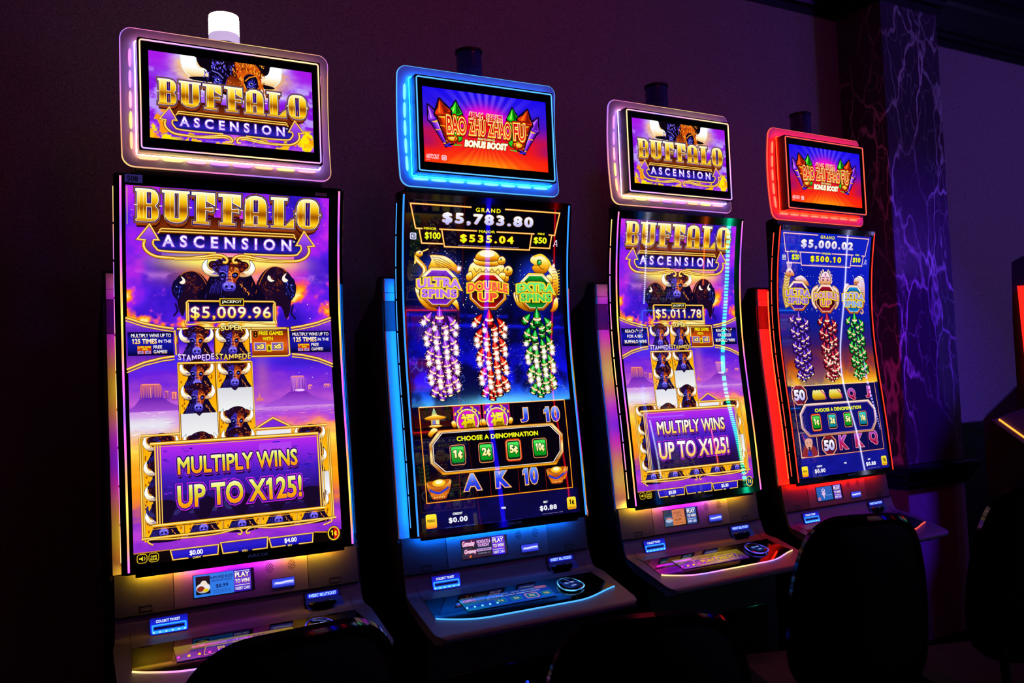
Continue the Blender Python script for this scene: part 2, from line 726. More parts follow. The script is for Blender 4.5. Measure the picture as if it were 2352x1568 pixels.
def backdrop(name, x0, x1, z0, z1, res, mp, nrm, fn, parent, grid=25, lift=.2, m='screen'):
    xs = np.linspace(x0, x1, int((x1 - x0) / res) + 1)
    zs = [z0] + [k * res for k in range(int(z0 / res) + 1, int(z1 / res) + 1) if z0 + .3 < k * res < z1 - .3] + [z1]
    zs = np.array(zs)
    X, Z = np.meshgrid(xs, zs)
    I = np.clip(fn(X, Z), 0, 1)
    I = np.where(I <= .04045, I / 12.92, ((I + .055) / 1.055) ** 2.4)
    nx, nz = len(xs), len(zs)
    V = mp(X.ravel() / 1000, Z.ravel() / 1000, np.full(X.size, lift / 1000)) * K
    V[:, 2] += ZO
    i = (np.arange(nz - 1)[:, None] * nx + np.arange(nx - 1)[None, :]).ravel()
    q = np.stack([i, i + 1, i + nx + 1, i + nx], 1).astype(np.int32)
    me = bpy.data.meshes.new(name)
    me.vertices.add(X.size)
    me.vertices.foreach_set('co', V.astype(np.float32).ravel())
    me.loops.add(q.size)
    me.loops.foreach_set('vertex_index', q.ravel())
    me.polygons.add(len(q))
    me.polygons.foreach_set('loop_start', np.arange(0, q.size, 4, dtype=np.int32))
    me.polygons.foreach_set('use_smooth', np.ones(len(q), bool))
    me.update(calc_edges=True)
    at = me.color_attributes.new('tint', 'FLOAT_COLOR', 'POINT')
    at.data.foreach_set('color', np.concatenate([I.reshape(-1, 3), np.ones((X.size, 1))], 1).astype(np.float32).ravel())
    me.normals_split_custom_set_from_vertices(nrm(X.ravel() / 1000, Z.ravel() / 1000))
    me.materials.append(M[m])
    o = bpy.data.objects.new(name, me)
    C.objects.link(o)
    o.parent = parent
    return o


# display surface: gently curved from top to bottom
PRZ = [1.0, 1.05, 1.22, 1.3, 1.4, 1.5, 1.6, 1.68, 1.80, 1.93, 2.06, 2.13, 2.2]
PRY = [-.027, -.022, -.006, .0, .011, .024, .033, .038, .043, .037, .024, .013, 0]
_pf = np.polyfit(np.array(PRZ) - 1.6, PRY, 6)
_nodes = np.arange(.95, 2.3, .025)
_ny = np.polyval(_pf, _nodes - 1.6)
_nd = np.polyval(np.polyder(_pf), _nodes - 1.6)


def front(z):
    return float(np.interp(z, _nodes, _ny))


def mp_display(x, z, d):
    return np.stack([x, np.interp(z, _nodes, _ny) - d, z], 1)


def nrm_display(x, z):
    s = np.interp(z, _nodes, _nd)
    n = np.stack([np.zeros_like(x), -np.ones_like(x), s], 1)
    return n / np.linalg.norm(n, axis=1)[:, None]


def plane_maps(y0, slope=0, zr=0):
    """vertical-ish plane: y = y0 + slope*(z-zr)"""
    nn = np.array([0, -1, slope])
    nn = nn / np.linalg.norm(nn)

    def mp(x, z, d):
        return np.stack([x, y0 + slope * (z - zr) - d, z], 1)

    def nr(x, z):
        return np.tile(nn, (len(x), 1))
    return mp, nr


# ---------------------------------------------------------------- artwork: desert game
GOLDV = [(0, '#c47a00'), (.12, '#ffd820'), (.24, '#f0a800'), (.38, '#9a5204'), (.46, '#a85c04'), (.56, '#e09c08'), (.72, '#ffd018'), (.9, '#fff078'), (1, '#fffbd8')]


def letter_polys(ch, x0, x1, zb, h):
    w = x1 - x0

    def q(pts):
        return [(x0 + a * w, zb + b * h) for a, b in pts]
    if ch == 'B':
        return [(q([(0, 0), (.6, 0), (.8, .03), (.93, .12), (.95, .25), (.93, .38), (.8, .49), (.93, .6), (.95, .72), (.92, .86), (.8, .96), (.6, 1), (0, 1)]),
                 [q([(.42, .08), (.64, .08), (.64, .45), (.42, .45)]), q([(.42, .55), (.64, .55), (.64, .92), (.42, .92)])]), (q([(-.06, .94), (.1, .94), (.1, 1), (-.06, 1)]), []), (q([(-.06, 0), (.1, 0), (.1, .06), (-.06, .06)]), [])]
    if ch == 'U':
        return [(q([(.1, 1), (.1, .25), (.17, .1), (.32, .02), (.52, 0), (.72, .03), (.86, .12), (.92, .25), (.92, 1), (.63, 1), (.63, .13), (.43, .13), (.43, 1)]), []),
                (q([(0, .95), (.5, .95), (.5, 1), (0, 1)]), []), (q([(.55, .95), (1, .95), (1, 1), (.55, 1)]), [])]
    if ch == 'F':
        return [(q([(.2, 0), (.58, 0), (.58, 1), (.2, 1)]), []), (q([(0, .93), (1, .93), (1, 1), (0, 1)]), []), (q([(.66, .93), (1, .93), (1, .62), (.66, .74)]), []),
                (q([(.58, .45), (.92, .42), (.92, .54), (.58, .51)]), []), (q([(.06, 0), (.74, 0), (.74, .06), (.06, .06)]), [])]
    if ch == 'A':
        return [(q([(.08, 0), (.08, .7), (.14, .88), (.28, .97), (.5, 1), (.72, .97), (.86, .88), (.92, .7), (.92, 0), (.6, 0), (.6, .36), (.4, .36), (.4, 0)]),
                 [q([(.4, .46), (.6, .46), (.6, .88), (.4, .88)])]), (q([(0, 0), (.48, 0), (.48, .05), (0, .05)]), []), (q([(.52, 0), (1, 0), (1, .05), (.52, .05)]), [])]
    if ch == 'L':
        return [(q([(.14, 0), (.54, 0), (.54, 1), (.14, 1)]), []), (q([(0, .94), (.7, .94), (.7, 1), (0, 1)]), []), (q([(0, 0), (1, 0), (1, .05), (0, .05)]), []), (q([(.64, .05), (1, .05), (1, .3), (.9, .26)]), [])]
    if ch == 'O':
        return [(smooth(q([(.5, 0), (.2, .04), (.04, .22), (.02, .5), (.04, .78), (.2, .96), (.5, 1), (.8, .96), (.96, .78), (.98, .5), (.96, .22), (.8, .04)]), 3),
                 [q([(.38, .1), (.6, .1), (.6, .9), (.38, .9)])]), (q([(-.06, .48), (.04, .48), (.04, .52), (-.06, .52)]), []), (q([(.96, .48), (1.06, .48), (1.06, .52), (.96, .52)]), [])]
    return []


def logo(A):
    """title block, in main screen millimetres"""
    ZB, H = 2064, 92
    L = [('B', -285, -219), ('U', -216, -135), ('F', -132, -61), ('F', -54, 16), ('A', 19, 101), ('L', 105, 182), ('O', 186, 264)]
    # deep lower faces of the lettering
    polys = [p for c, a, b in L for p in letter_polys(c, a + 3, b - 3, ZB, H)]
    A.poly([(-289, 2063), (-250, 2040), (-215, 2024), (190, 2024), (225, 2040), (262, 2066), (230, 2085), (-270, 2085)], G(2024, 2085, [(0, '#2a0a04'), (.5, '#7a2a08'), (1, '#400c04')]))
    for dz, c in ((-15, '#1a0608'), (-12, '#5a1806'), (-9, '#a03c08'), (-5, '#c85a0a')):
        for o, h in polys:
            A.line([(x * (1 + dz * .001), z + dz) for x, z in o], 6, c, True)
            A.poly([(x * (1 + dz * .001), z + dz) for x, z in o], c)
    for wd, c in ((15, '#1c0830'), (12, '#c08018'), (9.5, '#28106a')):
        for o, h in polys:
            A.line(o, wd, c, True)
    for o, h in polys:
        A.poly(o, '#28106a')
        A.line(o, 3.6, G(ZB, ZB + H, [(0, '#e8b8a0'), (.3, '#ffe8b0'), (.6, '#fff8e8'), (1, '#fffff0')]), True)
    g = G(ZB, ZB + H, GOLDV)
    for o, h in polys:
        A.poly(o, g, h)
        for k in h:
            A.line(k, 1.6, '#fff0c0', True)
            A.line([((k[0][0] + k[1][0]) / 2, k[0][1] + 1), ((k[0][0] + k[1][0]) / 2, k[2][1] - 1)], 3.4, G(ZB, ZB + H, [(0, '#5a1c10'), (.25, '#c86a10'), (.4, '#2a1080'), (.6, '#4a28c8'), (.8, '#a05010'), (1, '#3a1050')]))
    # brushed highlights down the stems
    for c, a, b in L:
        w = b - a
        for fx in ((.12, .3) if c in 'BUAO' else (.3,)):
            A.line([(a + fx * w, ZB + 8), (a + fx * w, ZB + H - 8)], 2.2, G(ZB, ZB + H, [(0, '#ffe070'), (.3, '#ffd860'), (.46, '#c07a10'), (.7, '#fff0a0'), (1, '#ffffff')]))
    # mid bars
    for c, a, b in L:
        if c != 'O':
            A.line([(a - 6, ZB + 46), (a + 2, ZB + 46)], 2.5, '#fff0d0')
    # plate, rails and scrolls
    A.poly([(-236, 2026), (-200, 2030), (170, 2030), (200, 2026), (212, 1994), (190, 1978), (-222, 1978), (-250, 2000)],
           G(1976, 2030, [(0, '#0c0628'), (.3, '#2a20b0'), (.6, '#1a1078'), (1, '#06020c')]))
    A.gold([(-226, 2030), (-221, 2036), (182, 2036), (187, 2030)], 6)
    A.gold([(-222, 2039), (-216, 2044), (178, 2044), (184, 2039)], 6)
    for s, cx in ((1, -18), (-1, -18)):
        def X(x):
            return cx + s * (x - cx)
        out = [(X(-262), 2010), (X(-266), 1992), (X(-258), 1976), (X(-240), 1964), (X(-215), 1959), (X(-150), 1958), (X(-95), 1965), (X(-60), 1971), (X(-38), 1968), (X(-27), 1958), (X(-30), 1949), (X(-40), 1950)]
        inn = [(X(-238), 2010), (X(-240), 1998), (X(-232), 1986), (X(-218), 1978), (X(-150), 1976), (X(-60), 1977)]
        A.poly([(X(-262), 2010), (X(-266), 1992), (X(-258), 1976), (X(-240), 1964), (X(-215), 1959), (X(-218), 1978), (X(-232), 1986), (X(-240), 1998), (X(-238), 2010)],
               G(1959, 2040, [(0, '#4a1c9a'), (1, '#a040f0')]))
        A.poly([(X(-262), 2008), (X(-284), 2010), (X(-250), 2054), (X(-224), 2008), (X(-238), 2010)], G(2008, 2054, [(0, '#7a30d8'), (1, '#c060ff')]))
        A.gold(smooth(out, 4, False), 11)
        A.gold(smooth(inn, 4, False), 8)
        A.gold([(X(-262), 2008), (X(-283), 2010), (X(-249), 2055), (X(-224), 2010), (X(-238), 2010)], 7)
        A.gold([(X(-42), 1962), (X(-60), 1964), (X(-110), 1957), (X(-180), 1955)], 8)
    A.text('ASCENSION', -214, 172, 1991, 2026, G(1991, 2026, [(0, '#e8dcff'), (.45, '#c8b8f8'), (.5, '#ffffff'), (1, '#ffffff')]), outs=((.05, '#8038d8'),), bold=.022, sp=1.75)
    A.text('TM', 176, 184, 2018, 2024, '#ffffff')


def bison(A, cx, cz, w, h, seed=1, detail=1):
    r = random.Random(seed)

    def P(pts):
        return [(cx + x * w, cz + z * h) for x, z in pts]

    def E(x, z, rx, rz, c, n=14):
        A.ell(cx + x * w, cz + z * h, rx * w, rz * h, c, n)

    def Ln(pts, wd, c):
        A.line(P(pts), wd * w, c)
    # shoulders and chest
    A.poly(smooth(P([(-.4, -.52), (-.36, -.3), (-.27, -.1), (-.2, .1), (.2, .1), (.3, -.05), (.38, -.25), (.45, -.52)]), 3), '#120628')
    for k in range(7):
        x = -.36 + k * .035
        Ln([(x, -.48), (x + .02, -.36 + k * .02), (x + .06, -.22 + k * .02)], .012, '#201c78' if k % 2 else '#3a2ca8')
    for k in range(int(30 * detail)):
        x, z = r.uniform(-.36, .36), r.uniform(-.5, -.12)
        if abs(x) > .12:
            Ln([(x, z), (x + .012, z + .05)], .012, r.choice(['#2a1c8a', '#1c0c50', '#4030b0']) if x < 0 else r.choice(['#5a1810', '#a83c0c', '#240818', '#1a0620']))
    for x, z, q in ((.2, -.2, .1), (.27, -.3, .12), (.33, -.42, .1)):
        Ln([(x, z), (x + .05, z - q * .5), (x + .03, z - q)], .016, '#ff9430')
    # ears, horns
    for s in (-1, 1):
        E(s * .27, .02, .1, .05, '#1c0a20')
        E(s * .28, .33, .1, .12, '#240a18')
        E(s * .29, .33, .06, .07, '#5a1c28' if s < 0 else '#a03414')
        hp = [(.17, .03), (.3, .0), (.42, .07), (.49, .22), (.47, .38), (.40, .48), (.41, .36), (.39, .25), (.32, .17), (.19, .16)]
        pts = smooth(P([(s * a, b) for a, b in hp]), 3)
        A.line(pts, .02 * w, '#0a5050' if s < 0 else '#3a2010', True)
        A.poly(pts, G(cz - 0 * h, cz + .48 * h, [(0, '#c89060'), (.25, '#fff0c8'), (.5, '#ffffff'), (1, '#ffffff')]))
        Ln([(s * .2, .07), (s * .32, .07)], .03, '#e8a050' if s > 0 else '#c8b0c8')
    # woolly crown
    A.poly(smooth(P([(-.27, .16), (-.32, .3), (-.25, .45), (-.1, .54), (.08, .56), (.24, .47), (.32, .3), (.26, .14), (.1, .02), (-.1, .02)]), 3), '#22081a')
    for k in range(int(34 * detail)):
        x = r.uniform(-.28, .28)
        z = r.uniform(.12, .52) - abs(x) * .35
        c = r.choice(['#2e1c78', '#4a34b8', '#1a1050']) if x < -.03 else r.choice(['#8a2410', '#b83c10', '#5a1010', '#d86018'])
        Ln([(x - .025, z), (x, z + .028), (x + .025, z)], .014, c)
    # face: cool left side, warm right side
    A.poly(smooth(P([(0, .3), (-.15, .24), (-.2, .08), (-.15, -.08), (-.12, -.22), (-.12, -.34), (0, -.44)]), 3), G(cz - .44 * h, cz + .3 * h, [(0, '#2a1a88'), (.5, '#1a0c58'), (1, '#3a28a8')]))
    A.poly(smooth(P([(0, .3), (.16, .26), (.21, .08), (.15, -.08), (.12, -.22), (.12, -.34), (0, -.44)]), 3), G(cz - .44 * h, cz + .3 * h, [(0, '#4a1850'), (.4, '#8a2c18'), (.7, '#c85014'), (1, '#6a1a10')]))
    for k in range(int(22 * detail)):
        x = r.uniform(0, .17)
        z = r.uniform(.0, .27)
        Ln([(x, z), (x + .012, z + .03)], .014, r.choice(['#ff9a38', '#e06818', '#3a0c10', '#ffb858']))
    for k in range(int(14 * detail)):
        x = r.uniform(-.17, -.02)
        z = r.uniform(-.1, .27)
        Ln([(x, z), (x - .012, z + .03)], .013, r.choice(['#5a48e0', '#120838', '#8a70ff']))
    # eyes
    for s in (-1, 1):
        A.poly(smooth(P([(s * .05, .02), (s * .09, .12), (s * .16, .12), (s * .17, .04), (s * .12, -.04)]), 3), '#08041a')
        E(s * .11, .045, .035, .03, '#4a58f0')
        E(s * .108, .045, .016, .016, '#05020a')
        E(s * .118, .055, .008, .008, '#ffffff', 6)
        Ln([(s * .05, .09), (s * .1, .15), (s * .17, .14)], .016, '#7a6cff' if s < 0 else '#ff9030')
    # bridge and muzzle
    Ln([(-.03, .12), (-.045, -.08), (-.06, -.2)], .02, '#6a5cf0')
    Ln([(.03, .14), (.05, -.05), (.07, -.18)], .026, '#ff8a40')
    for k in range(4):
        Ln([(-.05, .0 - k * .045), (.0, .02 - k * .045), (.06, .0 - k * .045)], .012, '#e08a70' if k % 2 else '#4a1c58')
    A.poly(smooth(P([(-.11, -.2), (0, -.14), (.11, -.2), (.12, -.33), (.06, -.43), (-.06, -.43), (-.12, -.33)]), 3), G(cz - .44 * h, cz - .14 * h, [(0, '#2a1c90'), (.5, '#5848e0'), (1, '#8a78ff')]))
    for s in (-1, 1):
        E(s * .055, -.28, .028, .035, '#0c0630')
        Ln([(s * .03, -.21), (s * .07, -.22), (s * .095, -.28)], .012, '#c0b8ff')
    Ln([(-.06, -.37), (0, -.355), (.06, -.37)], .012, '#0c0630')
    Ln([(-.03, -.33), (.03, -.33)], .014, '#a8a0ff')
    A.poly(smooth(P([(-.07, -.42), (.07, -.42), (.04, -.5), (0, -.54), (-.04, -.5)]), 3), '#1a0830')


def side_bison(A, cx, cz, w, h, face, seed):
    r = random.Random(seed)

    def P(pts):
        return [(cx + face * x * w, cz + z * h) for x, z in pts]
    A.poly(smooth(P([(-.45, .1), (-.3, .35), (-.1, .5), (.15, .52), (.4, .34), (.58, -.02), (.62, -.5), (.2, -.6), (-.08, -.62), (-.2, -.98), (-.32, -.72), (-.36, -.42), (-.46, -.3), (-.5, -.05)]), 3), '#1c0824')
    for k in range(120):
        a = r.uniform(0, 1)
        x = -.15 + .5 * a + r.uniform(-.08, .08)
        z = .42 - .5 * a * a + r.uniform(-.55, .04)
        A.line(P([(x, z), (x + .03, z + .05)]), .022 * w, r.choice(['#5a1c14', '#8a3410', '#3a1028', '#281048', '#10041c']))
    A.line(smooth(P([(-.25, .37), (-.1, .49), (.15, .51), (.36, .31), (.5, .0)]), 4, False), .02 * w, '#c86018')
    A.poly(smooth(P([(-.42, .2), (-.48, 0), (-.45, -.25), (-.38, -.42), (-.28, -.42), (-.2, -.2), (-.14, .05), (-.22, .25)]), 3), '#100834')
    for k in range(16):
        x = r.uniform(-.42, -.2)
        z = r.uniform(-.35, .15)
        A.line(P([(x, z), (x - .02, z - .06)]), .016 * w, r.choice(['#2c38c8', '#4a58f0', '#181060']))
    A.ell(*P([(-.36, .0)])[0], .022 * w, .022 * w, '#8090ff', 8)
    A.poly(smooth(P([(-.28, .14), (-.2, .08), (-.12, .14), (-.14, .26), (-.24, .34), (-.19, .22)]), 3), '#fff4e0')
    A.line(P([(-.4, -.55), (-.34, -.8), (-.46, -.98)]), .05 * w, '#140838')


def cloud_mask(X, Z, sc, seed, lo, hi):
    return sstep(lo, hi, fbm(X, Z, sc, seed))


def desert_picture(X, Z):
    n = fbm(X, Z, 160, 3)
    n2 = fbm(X, Z * 2.4, 60, 5)
    # upper sky
    I = ramp(n, [(.25, '#2a10b8'), (.45, '#5a1ce8'), (.58, '#b020f0'), (.72, '#f048e0')])
    star = sstep(.80, .86, fbm(X, Z, 9, 9, 2))
    I = mixc(I, '#ff9a30', star * sstep(2000, 2120, Z) * .9)
    I = mixc(I, '#ff8818', np.exp(-((Z - 1915) / 44) ** 4) * np.exp(-((X + 20) / 150) ** 2))
    I = mixc(I, '#fff070', np.exp(-((Z - 1950) / 24) ** 2) * sstep(300, 90, np.abs(X + 10)))
    I = mixc(I, '#f8a0f0', np.exp(-((Z - 1905) / 12) ** 2) * sstep(.45, .6, n2) * .5)
    cl = cloud_mask(X, Z, 90, 11, .38, .60) * sstep(1900, 1820, Z + np.abs(X) * -.12)
    I = np.where((Z > 1700)[..., None], I, I)
    q = np.clip(cl * (1.35 - (Z - 1745) / 240) + (n2 - .5) * .6 + .08, 0, 1)
    warm = ramp(q, [(0, '#8a28f0'), (.2, '#c838e0'), (.42, '#f85078'), (.6, '#ff8a10'), (.82, '#ffc028'), (1, '#fff098')])
    m = sstep(0, .25, cl)[..., None]
    I = I * (1 - m) + warm * m
    # middle: purple desert evening
    mid = ramp(np.clip((Z - 1490) / 160 + (n2 - .5) * .5, 0, 1), [(0, '#c860d8'), (.35, '#a040d0'), (.7, '#6a20e0'), (1, '#4a28f0')])
    mid = mixc(mid, '#3a18c8', np.exp(-((Z - 1635) / 16) ** 2) * sstep(60, 160, X) * .8)
    mid = mixc(mid, '#ffa080', np.exp(-((Z - 1600) / 60) ** 2) * np.exp(-((X - 70) / 22) ** 2) * .35)
    des = ramp(np.clip((Z - 1300) / 200 + (n2 - .5) * .35, 0, 1), [(0, '#ff9a10'), (.3, '#ffb830'), (.5, '#ffe050'), (.66, '#ff9a60'), (.76, '#e060b0'), (.86, '#b048e0'), (1, '#b060e0')])
    fog = sstep(-120, -230, X) * np.exp(-((Z - 1460) / 38) ** 2)
    des = mixc(des, '#e8e4f0', fog)
    des = mixc(des, '#e0a0e8', np.exp(-((Z - 1493) / 9) ** 2) * .6)
    low = ramp(np.clip((Z - 1105) / 195 + (n2 - .5) * .4, 0, 1), [(0, '#8a28d0'), (.25, '#c040d8'), (.42, '#9030c8'), (.6, '#f07a40'), (.8, '#ff9a10'), (1, '#ffa818')])
    I = np.where((Z < 1700)[..., None], mid, I)
    I = np.where((Z < 1505)[..., None], des, I)
    I = np.where((Z < 1300)[..., None], low, I)
    # dark footer with brown smoke
    f = sstep(1100, 1097, Z)[..., None]
    I = I * (1 - f) + ramp(n, [(.3, '#050204'), (.6, '#140a08'), (.8, '#2a1408')]) * f
    return I


def title_picture(X, Z):
    n = fbm(X, Z, 120, 21)
    n2 = fbm(X, Z * 2, 50, 22)
    d = np.sqrt((X / 190) ** 2 + ((Z - 2545) / 95) ** 2)
    I = ramp(np.clip(d * .72 + (n2 - .5) * .45, 0, 1), [(0, '#ffffff'), (.45, '#fff4dc'), (.62, '#dcc8ff'), (.8, '#a058f0'), (1, '#8a10e0')])
    I = mixc(I, '#ffb030', cloud_mask(X, Z, 60, 23, .5, .6) * sstep(1.1, .6, d) * sstep(2575, 2545, Z))
    I = mixc(I, '#c8b8ff', cloud_mask(X, Z * 1.5, 60, 24, .46, .58) * sstep(2560, 2500, Z) * sstep(120, 200, np.abs(X)) * .8)
    I = mixc(I, '#a818e8', sstep(2500, 2560, Z) * sstep(150, 220, np.abs(X)))
    low = ramp(n2, [(.3, '#5a18e0'), (.5, '#8a28e8'), (.7, '#c850f0')])
    m = sstep(2400, 2370, Z + (n - .5) * 60)[..., None]
    I = I * (1 - m) + low * m
    I = mixc(I, '#ffe808', sstep(.5, .53, fbm(X, Z, 45, 26)) * sstep(2385, 2370, Z) * sstep(120, 190, np.abs(X)))
    I = mixc(I, '#ff9a10', sstep(.55, .58, fbm(X, Z, 30, 27)) * sstep(2410, 2390, Z) * sstep(150, 200, np.abs(X)))
    I = mixc(I, '#ffc010', sstep(.58, .6, fbm(X, Z, 22, 28)) * sstep(2345, 2330, Z))
    return I


def desert_top(mp, nr, parent):
    backdrop('sign_screen', -245, 246, 2310, 2574, 2.6, mp, nr, title_picture, parent, 0)
    A = Art(mp, nr, grid=0)
    # big head cropped by the top of the screen
    def af(T):
        T = T.copy()
        T[..., 1] = np.minimum(T[..., 1], 2573.5)
        return T
    A.af = af
    cx = -3
    for s in (-1, 1):
        hp = [(74, 2506), (112, 2503), (142, 2526), (150, 2556), (144, 2592), (106, 2592), (110, 2560), (102, 2540), (74, 2532)]
        pts = smooth([(cx + s * a, b) for a, b in hp], 4)
        A.line(pts, 5, '#e8f8ff', True)
        A.poly(pts, G(2505, 2574, [(0, '#e89030'), (.25, '#ffe8b0'), (.5, '#ffffff'), (1, '#ffffff')]))
        A.poly(smooth([(cx + s * 60, 2500), (cx + s * 118, 2500), (cx + s * 125, 2508), (cx + s * 70, 2514)], 3), '#0a0614')
    A.poly(smooth([(-104, 2600), (-110, 2570), (-100, 2545), (-80, 2535), (-66, 2500), (-50, 2470), (60, 2460), (78, 2500), (84, 2535), (104, 2545), (112, 2570), (104, 2600)], 3), '#0c0410')
    A.poly(smooth([(8, 2585), (50, 2580), (78, 2560), (84, 2520), (80, 2485), (60, 2465), (36, 2470), (24, 2500), (10, 2530)], 3), G(2465, 2580, [(0, '#8a2408'), (.4, '#e8680c'), (.8, '#c84808'), (1, '#ff9020')]))
    r = random.Random(4)
    for k in range(420):
        x = r.uniform(-95, 95)
        z = r.uniform(2478, 2572)
        if x < 0:
            c = r.choice(['#5a4af0', '#2a1c90', '#8a78ff', '#180c40'])
            if r.random() < .45 or (x < -70 and z > 2530):
                continue
        else:
            c = r.choice(['#ff9a18', '#ffb838', '#7a1c08', '#2a0808', '#e05808'])
        A.line([(x, z), (x + r.uniform(-5, 5), z + r.uniform(5, 10))], 2.4, c)
    for x0, sg in ((-49, -1), (52, 1)):
        A.poly(smooth([(x0 - 22, 2524), (x0 - 6, 2540), (x0 + 16, 2534), (x0 + 22, 2508), (x0 + 10, 2484), (x0 - 12, 2490)], 3), '#0a0424')
        for k in range(9):
            a0 = -2.6 + k * .62
            A.line([(x0 + 11 * math.cos(a0), 2509 + 11 * math.sin(a0)), (x0 + 17 * math.cos(a0 + .3), 2509 + 19 * math.sin(a0 + .3))], 2.2, '#3a2cb8' if k % 2 else '#6a58f0')
        A.poly(smooth([(x0 - 10, 2512), (x0 - 2, 2519), (x0 + 9, 2514), (x0 + 9, 2504), (x0, 2499), (x0 - 8, 2503)], 3), '#2a20a8')
        A.poly(smooth([(x0 - 7, 2509), (x0, 2514), (x0 + 7, 2510), (x0 + 4, 2503), (x0 - 4, 2503)], 3), '#8a90ff')
        A.ell(x0 + 1, 2508.5, 4.4, 4.8, '#050118')
        A.ell(x0 + 2.6, 2511, 1.3, 1.5, '#ffffff', 8)
        A.line([(x0 - 10, 2500), (x0, 2495), (x0 + 9, 2500)], 2, '#7a80ff')
        # heavy brow slanting to the middle
        A.line([(x0 - 20 * sg, 2508), (x0 - 6 * sg, 2524), (x0 + 14 * sg, 2532)], 6, '#0a0414')
        A.line([(x0 - 18 * sg, 2516), (x0 - 4 * sg, 2530), (x0 + 16 * sg, 2536)], 3, '#8078f0' if sg < 0 else '#ff9a20')
    A.poly(smooth([(-18, 2520), (0, 2530), (20, 2516), (30, 2480), (-22, 2480)], 3), G(2480, 2530, [(0, '#c04808'), (1, '#5a1806')]))
    for k in range(26):
        x = r.uniform(-18, 22)
        z = r.uniform(2484, 2522)
        A.line([(x, z), (x + 4, z + 3)], 2, r.choice(['#ff9a28', '#200808', '#a03808']))
    A.af = lambda T: np.stack([T[..., 0] * .8145 + 13, 2491 - (2156 - T[..., 1]) * .835], -1)
    logo(A)
    A.af = None
    A.text('2024 ENTERTAINMENT AND GAME CO.  ALL RIGHTS RESERVED.  MALFUNCTION VOIDS ALL PAYS', -88, 105, 2313.5, 2317, '#b8a0e8')
    A.rect(-246, 247, 2572.6, 2577, '#000000')
    return A.build('sign_artwork', parent)


